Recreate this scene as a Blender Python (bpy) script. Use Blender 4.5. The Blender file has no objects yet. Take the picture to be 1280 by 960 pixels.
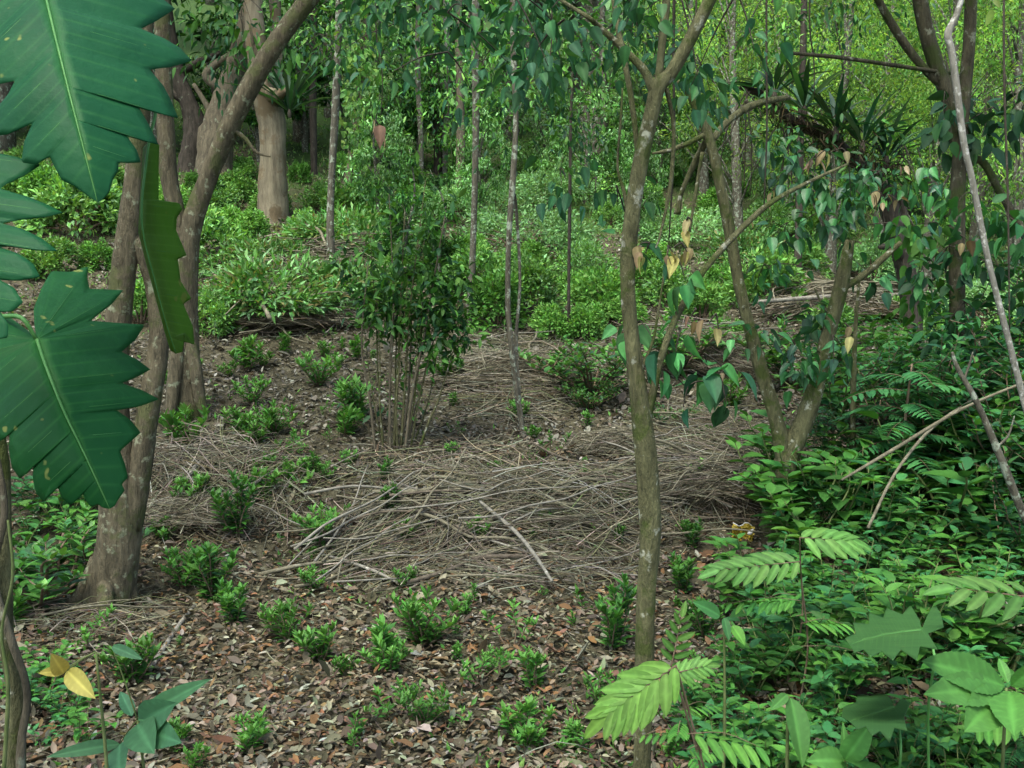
import bpy, math, random
import numpy as np
from mathutils import Vector, Matrix

# ------------------------------------------------------------------ camera, sky, sun, exposure
scene = bpy.context.scene
COL = scene.collection
F = 1280 * 35.0 / 36.0            # focal length in photo pixels
PITCH = math.radians(6.0)
EYE = np.array([0.0, 0.0, 1.7])
cam_data = bpy.data.cameras.new('camera'); cam = bpy.data.objects.new('camera', cam_data); COL.objects.link(cam)
cam.location = EYE.tolist(); cam.rotation_euler = (math.pi / 2 - PITCH, 0, 0)
cam_data.lens = 35; cam_data.sensor_width = 36; cam_data.clip_end = 600; cam_data.clip_start = 0.05
scene.camera = cam
SUN_EL, SUN_AZ = math.radians(62), math.radians(-152)      # azimuth measured from +Y towards +X
world = bpy.data.worlds.new('World'); scene.world = world; world.use_nodes = True
nt = world.node_tree; nt.nodes.clear()
sky = nt.nodes.new('ShaderNodeTexSky'); sky.sky_type = 'NISHITA'; sky.sun_disc = False
sky.sun_elevation = SUN_EL; sky.sun_rotation = SUN_AZ
sky.air_density = 1.0; sky.dust_density = 4.0; sky.ozone_density = 1.0
bg = nt.nodes.new('ShaderNodeBackground'); bg.inputs['Strength'].default_value = 0.14
wo = nt.nodes.new('ShaderNodeOutputWorld')
nt.links.new(sky.outputs[0], bg.inputs[0]); nt.links.new(bg.outputs[0], wo.inputs[0])
sun_data = bpy.data.lights.new('sun', 'SUN'); sun = bpy.data.objects.new('sun', sun_data); COL.objects.link(sun)
sun_data.energy = 1.1; sun_data.angle = math.radians(24); sun_data.color = (1.0, 0.97, 0.9)
_sd = Vector((math.sin(SUN_AZ) * math.cos(SUN_EL), math.cos(SUN_AZ) * math.cos(SUN_EL), math.sin(SUN_EL)))
sun.rotation_euler = _sd.to_track_quat('Z', 'Y').to_euler()
vs = scene.view_settings
vs.view_transform = 'Standard'; vs.look = 'None'; vs.gamma = 1; vs.use_curve_mapping = False
vs.exposure = 2.15
scene.cycles.max_bounces = 6; scene.cycles.diffuse_bounces = 3; scene.cycles.transmission_bounces = 4
scene.cycles.glossy_bounces = 2; scene.cycles.use_denoising = True; scene.cycles.sample_clamp_indirect = 6

rng = np.random.default_rng(11)
R = random.Random(5)

# ------------------------------------------------------------------ terrain
PY = np.array([-30, 0, 3.3, 5.0, 5.7, 6.3, 7.0, 8.5, 10, 12, 15, 18, 22, 30, 40, 55, 80, 120, 200])
PZ = np.array([-.4, 0, 0, .03, .12, .42, .56, .84, 1.14, 1.62, 2.42, 3.3, 4.6, 7.4, 11.5, 18, 31, 52, 92])
def gh(x, y):
    x = np.asarray(x, float); y = np.asarray(y, float)
    h = np.interp(y, PY, PZ)
    s = np.clip((y - 6) / 9, 0, 1); s = s * s * (3 - 2 * s)
    h = h - 0.09 * np.clip(x, -14, 14) * s
    h = h + 0.10 * np.sin(x * .7 + 1.3) * np.sin(y * .55 + .4) * np.clip((y - 4) / 6, 0, 1)
    h = h + 0.035 * np.sin(x * 2.3 + y * 1.1) * np.sin(y * 1.9 - x * .8 + 2) + 0.018 * np.sin(x * 5.1 + 1) * np.sin(y * 4.7 + x * 2)
    return h
def ray(px, py):
    cx, cz = (px - 640) / F, -(py - 480) / F
    v = np.array([cx, math.cos(PITCH) + cz * math.sin(PITCH), -math.sin(PITCH) + cz * math.cos(PITCH)])
    return v / v[1]
def at(px, py, d):
    return EYE + ray(px, py) * d
def G(px, py, dmax=70):
    r = ray(px, py); d = 1.5
    while d < dmax:
        p = EYE + r * d
        if p[2] <= gh(p[0], p[1]):
            lo, hi = d - .12, d
            for _ in range(10):
                m = (lo + hi) / 2; p = EYE + r * m
                if p[2] <= gh(p[0], p[1]): hi = m
                else: lo = m
            p = EYE + r * hi
            return np.array([p[0], p[1], gh(p[0], p[1])])
        d += .12
    p = EYE + r * dmax
    return np.array([p[0], p[1], gh(p[0], p[1])])

# ------------------------------------------------------------------ materials
def nodes(name):
    m = bpy.data.materials.new(name); m.use_nodes = True
    n = m.node_tree; n.nodes.clear()
    out = n.nodes.new('ShaderNodeOutputMaterial')
    return m, n, out
def N(n, t, **kw):
    k = n.nodes.new(t)
    for a, v in kw.items():
        if a in k.inputs: k.inputs[a].default_value = v
        else: setattr(k, a, v)
    return k
def leaf_mat(name, transl=.27, rough=.58, spec=.2, warm=(1.35, 1.25, .55)):
    m, n, out = nodes(name); L = n.links.new
    at_ = N(n, 'ShaderNodeAttribute', attribute_name='col')
    oi = N(n, 'ShaderNodeObjectInfo')
    mr = N(n, 'ShaderNodeMapRange'); mr.inputs[3].default_value = .78; mr.inputs[4].default_value = 1.22
    L(oi.outputs['Random'], mr.inputs[0])
    mul = N(n, 'ShaderNodeVectorMath', operation='SCALE'); L(at_.outputs['Color'], mul.inputs[0]); L(mr.outputs[0], mul.inputs['Scale'])
    tx = N(n, 'ShaderNodeTexCoord'); nz = N(n, 'ShaderNodeTexNoise', Scale=40.0, Detail=2.0); L(tx.outputs['Object'], nz.inputs['Vector'])
    mr2 = N(n, 'ShaderNodeMapRange'); mr2.inputs[3].default_value = .75; mr2.inputs[4].default_value = 1.25; L(nz.outputs[0], mr2.inputs[0])
    mul2 = N(n, 'ShaderNodeVectorMath', operation='SCALE'); L(mul.outputs[0], mul2.inputs[0]); L(mr2.outputs[0], mul2.inputs['Scale'])
    p = N(n, 'ShaderNodeBsdfPrincipled', Roughness=rough); p.inputs['Specular IOR Level'].default_value = spec
    L(mul2.outputs[0], p.inputs['Base Color'])
    w = N(n, 'ShaderNodeVectorMath', operation='MULTIPLY'); w.inputs[1].default_value = warm; L(mul2.outputs[0], w.inputs[0])
    t = N(n, 'ShaderNodeBsdfTranslucent'); L(w.outputs[0], t.inputs[0])
    mx = N(n, 'ShaderNodeMixShader'); mx.inputs[0].default_value = transl
    L(p.outputs[0], mx.inputs[1]); L(t.outputs[0], mx.inputs[2]); L(mx.outputs[0], out.inputs[0])
    return m
def bark_mat(name, a, b, spots=None, amt=.55, sc=9.0, moss=None, stretch=.25, bump=.5):
    m, n, out = nodes(name); L = n.links.new
    tx = N(n, 'ShaderNodeTexCoord'); mp = N(n, 'ShaderNodeMapping'); mp.inputs['Scale'].default_value = (1, 1, stretch)
    L(tx.outputs['Object'], mp.inputs[0])
    nz = N(n, 'ShaderNodeTexNoise', Scale=sc * 2.2, Detail=6.0, Roughness=.7); L(mp.outputs[0], nz.inputs['Vector'])
    cr = N(n, 'ShaderNodeValToRGB'); cr.color_ramp.elements[0].position = .32; cr.color_ramp.elements[1].position = .68
    cr.color_ramp.elements[0].color = (*a, 1); cr.color_ramp.elements[1].color = (*b, 1); L(nz.outputs[0], cr.inputs[0])
    last = cr.outputs[0]
    for c, th, s in ((spots, amt, sc * 1.3), (moss, .52, sc * .45)):
        if c is None: continue
        n2 = N(n, 'ShaderNodeTexNoise', Scale=s, Detail=5.0, Roughness=.65); L(tx.outputs['Object'], n2.inputs['Vector'])
        r2 = N(n, 'ShaderNodeValToRGB'); r2.color_ramp.elements[0].position = th; r2.color_ramp.elements[1].position = th + .07; L(n2.outputs[0], r2.inputs[0])
        mx = N(n, 'ShaderNodeMix', data_type='RGBA'); L(r2.outputs[0], mx.inputs[0]); L(last, mx.inputs[6]); mx.inputs[7].default_value = (*c, 1)
        last = mx.outputs[2]
    p = N(n, 'ShaderNodeBsdfPrincipled', Roughness=.9); p.inputs['Specular IOR Level'].default_value = .15
    L(last, p.inputs['Base Color'])
    bp = N(n, 'ShaderNodeBump', Strength=bump, Distance=.05); L(nz.outputs[0], bp.inputs['Height']); L(bp.outputs[0], p.inputs['Normal'])
    L(p.outputs[0], out.inputs[0])
    return m
def plain_mat(name, a, b, sc=20.0, rough=.8, transl=0, bump=.2, spec=.2):
    m, n, out = nodes(name); L = n.links.new
    tx = N(n, 'ShaderNodeTexCoord'); nz = N(n, 'ShaderNodeTexNoise', Scale=sc, Detail=4.0); L(tx.outputs['Object'], nz.inputs['Vector'])
    cr = N(n, 'ShaderNodeValToRGB'); cr.color_ramp.elements[0].position = .35; cr.color_ramp.elements[1].position = .65
    cr.color_ramp.elements[0].color = (*a, 1); cr.color_ramp.elements[1].color = (*b, 1); L(nz.outputs[0], cr.inputs[0])
    p = N(n, 'ShaderNodeBsdfPrincipled', Roughness=rough); p.inputs['Specular IOR Level'].default_value = spec
    L(cr.outputs[0], p.inputs['Base Color'])
    bp = N(n, 'ShaderNodeBump', Strength=bump, Distance=.01); L(nz.outputs[0], bp.inputs['Height']); L(bp.outputs[0], p.inputs['Normal'])
    o = p.outputs[0]
    if transl:
        t = N(n, 'ShaderNodeBsdfTranslucent'); L(cr.outputs[0], t.inputs[0])
        mx = N(n, 'ShaderNodeMixShader'); mx.inputs[0].default_value = transl; L(o, mx.inputs[1]); L(t.outputs[0], mx.inputs[2]); o = mx.outputs[0]
    L(o, out.inputs[0])
    return m
M_LEAF = leaf_mat('leaf_green')
M_GLOSS = leaf_mat('leaf_glossy', transl=.25, rough=.45, spec=.35)
M_DRY = leaf_mat('leaf_dry', transl=.12, rough=.8, spec=.15, warm=(1.2, 1.05, .7))
M_THIN = leaf_mat('leaf_thin', transl=.5, rough=.55, spec=.25)
B_GREY = bark_mat('bark_grey_lichen', (.038, .037, .027), (.115, .112, .082), spots=(.21, .25, .19), amt=.54, sc=14)
B_BROWN = bark_mat('bark_brown', (.036, .033, .022), (.125, .112, .073), spots=(.15, .17, .115), amt=.6, sc=9)
B_MOSS = bark_mat('bark_mossy', (.036, .038, .018), (.125, .13, .062), spots=(.25, .27, .2), amt=.59, sc=14, moss=(.05, .068, .018), bump=.8)
B_PALE = bark_mat('bark_pale', (.10, .10, .08), (.22, .225, .19), spots=(.36, .38, .34), amt=.55, sc=22)
B_DARK = bark_mat('bark_dark', (.016, .015, .011), (.06, .053, .04), spots=(.11, .12, .085), amt=.62, sc=9)
B_LTAN = bark_mat('bark_tan_lichen', (.04, .037, .023), (.145, .13, .08), spots=(.21, .235, .15), amt=.575, sc=12, bump=1.0, moss=(.075, .085, .035))
B_DMOSS = bark_mat('bark_dark_mossy', (.022, .022, .014), (.082, .078, .048), spots=(.16, .18, .13), amt=.58, sc=10, moss=(.035, .05, .015), bump=.8)
B_TAN = bark_mat('bark_tan', (.064, .058, .038), (.19, .172, .112), moss=(.10, .08, .045), sc=7, stretch=.12)
M_STEM = plain_mat('stem_green', (.06, .09, .025), (.11, .14, .05))
M_TWIG = plain_mat('stem_brown', (.07, .05, .03), (.15, .115, .075))
M_STICK = bark_mat('dead_wood', (.062, .059, .038), (.17, .162, .108), spots=(.24, .24, .18), amt=.6, sc=10, stretch=1, bump=.3)
M_STICK2 = bark_mat('dead_wood_grey', (.085, .083, .066), (.225, .22, .175), spots=(.32, .32, .27), amt=.62, sc=10, stretch=1, bump=.3)
M_STICK3 = bark_mat('dead_wood_dark', (.045, .039, .028), (.13, .112, .08), sc=10, stretch=1, bump=.3)

# ------------------------------------------------------------------ mesh helpers
def mk_mesh(name, verts, faces, mat, cols=None, smooth=True):
    me = bpy.data.meshes.new(name)
    verts = np.asarray(verts, np.float32).reshape(-1, 3)
    if isinstance(faces, tuple):                      # (loop_index_array, loop_totals)
        li, lt = faces
        me.vertices.add(len(verts)); me.vertices.foreach_set('co', verts.ravel())
        me.loops.add(len(li)); me.loops.foreach_set('vertex_index', li.astype(np.int32))
        me.polygons.add(len(lt)); ls = np.concatenate([[0], np.cumsum(lt)[:-1]])
        me.polygons.foreach_set('loop_start', ls.astype(np.int32)); me.polygons.foreach_set('loop_total', lt.astype(np.int32))
        me.update(calc_edges=True)
    else:
        me.from_pydata(verts.tolist(), [], faces)
    if smooth: me.polygons.foreach_set('use_smooth', np.ones(len(me.polygons), bool))
    if cols is not None:
        ca = me.color_attributes.new('col', 'FLOAT_COLOR', 'POINT')
        c4 = np.ones((len(verts), 4), np.float32); c4[:, :3] = cols; ca.data.foreach_set('color', c4.ravel())
    if mat: me.materials.append(mat)
    return me
def link(name, me, parent=None):
    o = bpy.data.objects.new(name, me); COL.objects.link(o)
    if parent: o.parent = parent
    return o
def tag(o, label=None, cat=None, group=None, kind=None):
    for k, v in (('label', label), ('category', cat), ('group', group), ('kind', kind)):
        if v: o[k] = v
    return o
def empty(name, loc):
    o = bpy.data.objects.new(name, None); COL.objects.link(o); o.location = [float(v) for v in loc]; o.empty_display_size = .1
    return o
def copy_tree(o, parent=None):
    c = o.copy(); COL.objects.link(c); c.parent = parent
    for ch in list(o.children): copy_tree(ch, c)
    return c
def catmull(pts, k=6):
    P = np.asarray(pts, float)
    if len(P) < 3:
        t = np.linspace(0, 1, k + 1)[:, None]; return P[0] * (1 - t) + P[-1] * t
    Q = np.vstack([2 * P[0] - P[1], P, 2 * P[-1] - P[-2]]); out = []
    for i in range(1, len(Q) - 2):
        p0, p1, p2, p3 = Q[i - 1], Q[i], Q[i + 1], Q[i + 2]
        for t in np.linspace(0, 1, k, endpoint=False):
            out.append(.5 * (2 * p1 + (p2 - p0) * t + (2 * p0 - 5 * p1 + 4 * p2 - p3) * t ** 2 + (3 * p1 - p0 - 3 * p2 + p3) * t ** 3))
    out.append(Q[-2]); return np.array(out)
class MB:
    def __init__(s): s.v = []; s.f = []; s.n = 0
    def tube(s, path, rad, seg=7, rough=0.0, k=5, smooth=True, wob=0.0, seed=None):
        """path points with one radius each, swept with rings; rough = uneven girth, wob = sideways wander"""
        r_ = np.random.default_rng(seed if seed is not None else rng.integers(1 << 30))
        P = np.asarray(path, float); rad = np.asarray(rad, float)
        if rad.ndim == 0: rad = np.full(len(P), float(rad))
        if smooth:
            PR = catmull(np.hstack([P, rad[:, None]]), k); P, rad = PR[:, :3], np.maximum(PR[:, 3], 1e-4)
        n = len(P)
        if wob: P = P + np.convolve(r_.normal(0, 1, n + 4), np.ones(5) / 5, 'valid')[:, None] * r_.normal(0, 1, (1, 3)) * wob * np.sin(np.linspace(0, np.pi, n))[:, None]
        T = np.gradient(P, axis=0); T /= np.linalg.norm(T, axis=1)[:, None] + 1e-9
        u = np.cross(T[0], [0.31, .9, .27]); u /= np.linalg.norm(u)
        ang = np.linspace(0, 2 * np.pi, seg, endpoint=False)
        ph = r_.uniform(0, 6.28, 4)
        for i in range(n):
            u = u - T[i] * np.dot(u, T[i]); u /= np.linalg.norm(u) + 1e-9; w = np.cross(T[i], u)
            rr = rad[i]
            if rough: rr = rr * (1 + rough * (np.sin(ang * 2 + ph[0] + i * .35) * .5 + np.sin(ang * 3 + ph[1] - i * .23) * .4 + r_.normal(0, .25, seg)))
            ring = P[i] + (np.cos(ang) * rr)[:, None] * u + (np.sin(ang) * rr)[:, None] * w
            s.v.append(ring)
        b = s.n
        for i in range(n - 1):
            for j in range(seg):
                a0 = b + i * seg + j; a1 = b + i * seg + (j + 1) % seg
                s.f.append((a0, a1, a1 + seg, a0 + seg))
        s.f.append(tuple(b + j for j in range(seg))[::-1]); s.f.append(tuple(b + (n - 1) * seg + j for j in range(seg)))
        s.n += n * seg
        return P
    def build(s, name, mat, parent=None, base=(0, 0, 0)):
        v = np.vstack(s.v) - np.asarray(base, float)
        return link(name, mk_mesh(name, v, s.f, mat), parent)
# leaf templates: rows (u along the blade, half width), fold = how far the halves rise, droop = tip sinks
TPL = {
    'lance': ([0, .25, .62, 1], [0, .40, .46, 0]),
    'ovate': ([0, .12, .4, .75, 1], [0, .36, .5, .3, 0]),
    'heart': ([0, .02, .25, .6, .88, 1], [0, .3, .5, .42, .14, 0]),
    'tri': ([0, .45, 1], [0, .5, 0]),
    'blade': ([0, .3, .7, 1], [0, .5, .4, 0]),
}
FINE = {}
def fine_tpl(key, prof, nr, ncol, veins, amp, serr=0):
    U = np.linspace(0, 1, nr); H = np.interp(U, prof[0], prof[1]); H = np.convolve(np.pad(H, 1, 'edge'), [.2, .6, .2], 'valid'); H[0] = .012; H[-1] = .004
    if serr: H = H * (1 + serr * (np.arange(nr) % 2) * (U > .05) * (U < .97))
    vs_ = np.linspace(-1, 1, ncol); V = []; C = []
    for i, u in enumerate(U):
        for v in vs_:
            q = (u * veins - abs(v) * .9) % 1.0
            V.append((u - abs(v) * 0, v * H[i], abs(v) * H[i] * 2 * 1.0, amp * (abs(q - .5) * 2 - .5) * min(1, abs(v) * 3) * (1 - abs(v) ** 4)))
            C.append(1.45 if abs(v) < 1e-6 else (1.14 if abs(q - .5) > .40 else 1.0 - .08 * abs(v)))
    F_ = [(i * ncol + j, i * ncol + j + 1, (i + 1) * ncol + j + 1, (i + 1) * ncol + j) for i in range(nr - 1) for j in range(ncol - 1)]
    FINE[key] = (np.array(V), F_, np.array(C))
fine_tpl('ovate_fine', ([0, .06, .2, .42, .7, .9, 1], [0, .24, .44, .5, .36, .14, 0]), 25, 9, 8, .012)
fine_tpl('toothed_fine', ([0, .08, .25, .5, .75, .92, 1], [0, .2, .42, .5, .38, .15, 0]), 31, 9, 9, .014, .07)
fine_tpl('leaflet_fine', ([0, .05, .2, .5, .8, .94, 1], [0, .28, .46, .5, .38, .14, 0]), 13, 5, 9, .006)
fine_tpl('heart_fine', ([0, .03, .15, .35, .6, .82, .93, 1], [.05, .34, .48, .5, .38, .16, .05, 0]), 13, 5, 5, .02)
class Leaves:
    def __init__(s): s.P = []; s.D = []; s.N = []; s.L = []; s.W = []; s.C = []; s.R = []
    def add(s, P, D, Nn, L, W, C, droop=.15):
        P = np.atleast_2d(P); n = len(P)
        b = lambda a: np.broadcast_to(np.asarray(a, float), (n, 3))
        c = lambda a: np.broadcast_to(np.asarray(a, float), (n,))
        s.P.append(P); s.D.append(b(D)); s.N.append(b(Nn)); s.L.append(c(L)); s.W.append(c(W)); s.C.append(b(C)); s.R.append(c(droop))
    def data(s, tpl, fold=.18, base=(0, 0, 0)):
        P = np.vstack(s.P) - np.asarray(base, float); D = np.vstack(s.D); Nn = np.vstack(s.N); L = np.concatenate(s.L); W = np.concatenate(s.W); C = np.vstack(s.C); dr = np.concatenate(s.R)
        D = D / (np.linalg.norm(D, axis=1)[:, None] + 1e-9)
        S = np.cross(D, Nn); S /= np.linalg.norm(S, axis=1)[:, None] + 1e-9; Nn = np.cross(S, D)
        fine = tpl in FINE
        U, H = TPL['tri' if fine else tpl]; tv = []; rows = []
        for u, h in zip(U, H):
            if h == 0: rows.append([len(tv)]); tv.append((u, 0, 0))
            else:
                rows.append([len(tv), len(tv) + 1, len(tv) + 2]); tv += [(u, -h, 1), (u, 0, 0), (u, h, 1)]
        if tpl == 'tri':       # two triangles folded on the midrib
            tv = [(0, 0, 0), (.45, -.5, 1), (1, 0, 0), (.45, .5, 1)]; faces = [(0, 2, 1), (0, 3, 2)]
        else:
            faces = []
            for a, b in zip(rows[:-1], rows[1:]):
                if len(a) == 1: faces += [(a[0], b[1], b[0]), (a[0], b[2], b[1])]
                elif len(b) == 1: faces += [(a[0], a[1], b[0]), (a[1], a[2], b[0])]
                else: faces += [(a[0], a[1], b[1], b[0]), (a[1], a[2], b[2], b[1])]
        cm = None
        if fine: tv, faces, cm = FINE[tpl]
        tv = np.array(tv, float); k = len(tv); n = len(P)
        u, v, w = tv[:, 0], tv[:, 1], np.ones(k) if fine else tv[:, 2]
        ex = tv[:, 3] if fine else np.zeros(k)
        V = P[:, None, :] + D[:, None, :] * (L[:, None] * u[None])[:, :, None] + S[:, None, :] * (W[:, None] * v[None])[:, :, None] \
            + Nn[:, None, :] * (W[:, None] * np.abs(v)[None] * fold * 2 * w - dr[:, None] * L[:, None] * u[None] ** 2 + L[:, None] * ex[None])[:, :, None]
        off = (np.arange(n) * k)
        li = np.concatenate([np.array(f) for f in faces]); lt = np.array([len(f) for f in faces])
        LI = (off[:, None] + li[None]).ravel(); LT = np.tile(lt, n)
        CC = np.repeat(C, k, axis=0)
        if cm is not None: CC = CC * np.tile(cm, n)[:, None]
        return V.reshape(-1, 3), (LI, LT), CC
    def build(s, name, mat, parent=None, tpl='lance', fold=.18, base=(0, 0, 0), smooth=True):
        v, f, c = s.data(tpl, fold, base)
        return link(name, mk_mesh(name, v, f, mat, c, smooth), parent)
def rdir(n, r_=None): 
    v = (r_ or rng).normal(0, 1, (n, 3)); return v / np.linalg.norm(v, axis=1)[:, None]
def pal(cols, n, r_=None, jit=.18):
    r_ = r_ or rng
    c = np.array(cols)[r_.integers(0, len(cols), n)]
    return np.clip(c * (1 + r_.normal(0, jit, (n, 1))) * (1 + r_.normal(0, jit * .3, (n, 3))), .003, .9)
# linear base colours
MID = [(.046, .155, .024), (.054, .17, .026), (.07, .195, .03), (.036, .13, .022)]
MINT = [(.15, .31, .12), (.125, .28, .09), (.18, .35, .15), (.11, .255, .07)]  # lightened so field plants carry the clearing's stronger light in their colour
BRIGHT = [(.10, .26, .05), (.12, .28, .055), (.085, .23, .045), (.15, .31, .065)]
DARK = [(.015, .06, .024), (.02, .075, .028), (.025, .085, .026), (.016, .065, .03)]
BLUEG = [(.024, .115, .036), (.034, .14, .042), (.03, .125, .03), (.042, .155, .046)]
YELG = [(.13, .25, .045), (.165, .28, .05), (.10, .215, .045), (.07, .18, .045)]
LITTER = [(.12, .088, .06), (.18, .14, .105), (.075, .055, .04), (.26, .225, .18), (.19, .10, .05), (.14, .108, .08), (.22, .17, .125), (.15, .085, .055), (.09, .07, .052)]
BEIGE = [(.20, .17, .085), (.16, .12, .065), (.19, .18, .06), (.13, .09, .05)]

# ------------------------------------------------------------------ ground
def axis(lo, hi, fine_lo, fine_hi, step, grow=1.09):
    a = list(np.arange(fine_lo, fine_hi, step)); s = step
    while a[-1] < hi: s *= grow; a.append(a[-1] + s)
    s = step
    while a[0] > lo: s *= grow; a.insert(0, a[0] - s)
    return np.array(a)
gx = axis(-170, 170, -7, 7, .085); gy = axis(-25, 190, 1.5, 16, .085, 1.06)
X, Y = np.meshgrid(gx, gy); Z = gh(X, Y) + .012 * rng.normal(0, 1, X.shape) * (np.abs(X) < 9) * (Y < 18)
nv = X.shape; idx = np.arange(X.size).reshape(nv)
q = np.stack([idx[:-1, :-1], idx[:-1, 1:], idx[1:, 1:], idx[1:, :-1]], -1).reshape(-1, 4)
m, n, out = nodes('forest_soil'); L = n.links.new
tx = N(n, 'ShaderNodeTexCoord')
nz = N(n, 'ShaderNodeTexNoise', Scale=9.0, Detail=8.0, Roughness=.75); L(tx.outputs['Object'], nz.inputs['Vector'])
cr = N(n, 'ShaderNodeValToRGB'); e = cr.color_ramp.elements; e[0].position = .3; e[0].color = (.021, .02, .011, 1); e[1].position = .75; e[1].color = (.12, .115, .07, 1)
k = e.new(.52); k.color = (.055, .052, .031, 1); L(nz.outputs[0], cr.inputs[0])
n2 = N(n, 'ShaderNodeTexNoise', Scale=.55, Detail=5.0, Roughness=.65); L(tx.outputs['Object'], n2.inputs['Vector'])
sx = N(n, 'ShaderNodeSeparateXYZ'); L(tx.outputs['Object'], sx.inputs[0])
mr = N(n, 'ShaderNodeMapRange'); mr.inputs[1].default_value = 9; mr.inputs[2].default_value = 26; mr.inputs[3].default_value = -.16; mr.inputs[4].default_value = .3; L(sx.outputs['Y'], mr.inputs[0])
ad = N(n, 'ShaderNodeMath', operation='ADD'); L(n2.outputs[0], ad.inputs[0]); L(mr.outputs[0], ad.inputs[1])
r2 = N(n, 'ShaderNodeValToRGB'); r2.color_ramp.elements[0].position = .5; r2.color_ramp.elements[1].position = .64; L(ad.outputs[0], r2.inputs[0])
gr = N(n, 'ShaderNodeValToRGB'); gr.color_ramp.elements[0].color = (.016, .036, .01, 1); gr.color_ramp.elements[1].color = (.05, .095, .022, 1); L(nz.outputs[0], gr.inputs[0])  # green darkened so gaps between the far trees read as shadow
mx = N(n, 'ShaderNodeMix', data_type='RGBA'); L(r2.outputs[0], mx.inputs[0]); L(cr.outputs[0], mx.inputs[6]); L(gr.outputs[0], mx.inputs[7])
p = N(n, 'ShaderNodeBsdfPrincipled', Roughness=.95); p.inputs['Specular IOR Level'].default_value = .1; L(mx.outputs[2], p.inputs['Base Color'])
bp = N(n, 'ShaderNodeBump', Strength=.8, Distance=.03); L(nz.outputs[0], bp.inputs['Height']); L(bp.outputs[0], p.inputs['Normal']); L(p.outputs[0], out.inputs[0])
ground = link('ground', mk_mesh('ground', np.stack([X, Y, Z], -1).reshape(-1, 3), (q.ravel(), np.full(len(q), 4)), m))
tag(ground, 'brown leaf strewn forest soil rising into a green hillside', 'ground', kind='structure')

# ------------------------------------------------------------------ leaf litter and ground cover (uncountable)
def scatter(n, y0, y1, spread=.62, pw=1.0):
    y = y0 * (y1 / y0) ** (rng.random(n) ** pw); x = (rng.random(n) * 2 - 1) * (y * spread + .6)
    return x, y
lv = Leaves(); n_ = 125000
x, y = scatter(n_, 2.3, 15, pw=.85); z = gh(x, y) + rng.random(n_) * .025 + .008
d = rdir(n_); d[:, 2] *= .25; nn = rdir(n_) * .45; nn[:, 2] = 1
sz = rng.uniform(.018, .05, n_) * (1 + 1.1 * (rng.random(n_) < .06)) * (1 + .05 * np.clip(y - 5, 0, 8))
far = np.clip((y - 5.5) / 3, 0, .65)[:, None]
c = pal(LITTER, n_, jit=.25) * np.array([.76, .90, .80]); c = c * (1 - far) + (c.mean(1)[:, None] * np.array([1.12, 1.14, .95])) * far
lv.add(np.stack([x, y, z], -1), d, nn, sz, sz * rng.uniform(.35, .6, n_), c, rng.normal(0, .25, n_))
tag(lv.build('leaf_litter', M_DRY, tpl='lance', fold=.25), 'dry brown fallen leaves covering the soil', 'leaf litter', kind='stuff')

gc = Leaves(); n_ = 140000
x, y = scatter(n_, 6.2, 30, .7)
def gmask(x, y): return .2 + .34 * np.sin(x * .9 + 2.1) * np.sin(y * .7 + x * .3) + .2 * np.sin(x * 2.1 - y * 1.3) + np.clip((y - 11) / 7, -.42, .3) - .22 * (np.abs(x + .8) < 3) * (y < 10) - .3 * np.clip(x - 2, 0, 1) * (y < 13)
keep = rng.random(n_) < gmask(x, y) * 1.1; x, y = x[keep], y[keep]; n_ = len(x)
d = rdir(n_); d[:, 2] = np.abs(d[:, 2]) + .35; s = .0055 * y * rng.uniform(.3, 1.0, n_) ** 1.3 + .02
gc.add(np.stack([x, y, gh(x, y) - .01], -1), d, rdir(n_), s, s * rng.uniform(.25, .45, n_), pal([(.12, .22, .06), (.15, .24, .09), (.11, .24, .06), (.17, .21, .09)] + MID[2:3], n_, jit=.25), .3)
tag(gc.build('ground_cover', M_LEAF, tpl='tri'), 'low green weeds and grass carpeting the sunlit slope', 'ground cover', kind='stuff')
gf = Leaves(); n_ = 16000
x, y = scatter(n_, 2.6, 12); keep = (np.sin(x * 2.7 + 1) * np.sin(y * 2.2 + x) + rng.normal(0, .3, n_)) > .55 - .3 * np.clip(y - 5.5, 0, 1); x, y = x[keep], y[keep]; n_ = len(x)
d = rdir(n_); d[:, 2] = np.abs(d[:, 2]) + .2; s = rng.uniform(.02, .055, n_)
gf.add(np.stack([x, y, gh(x, y) + .01], -1), d, rdir(n_), s, s * .4, pal(MID + BRIGHT, n_), .3)
tag(gf.build('sprouts', M_LEAF, tpl='tri'), 'tiny green sprouts dotted through the dry leaf litter', 'sprouts', kind='stuff')

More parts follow.
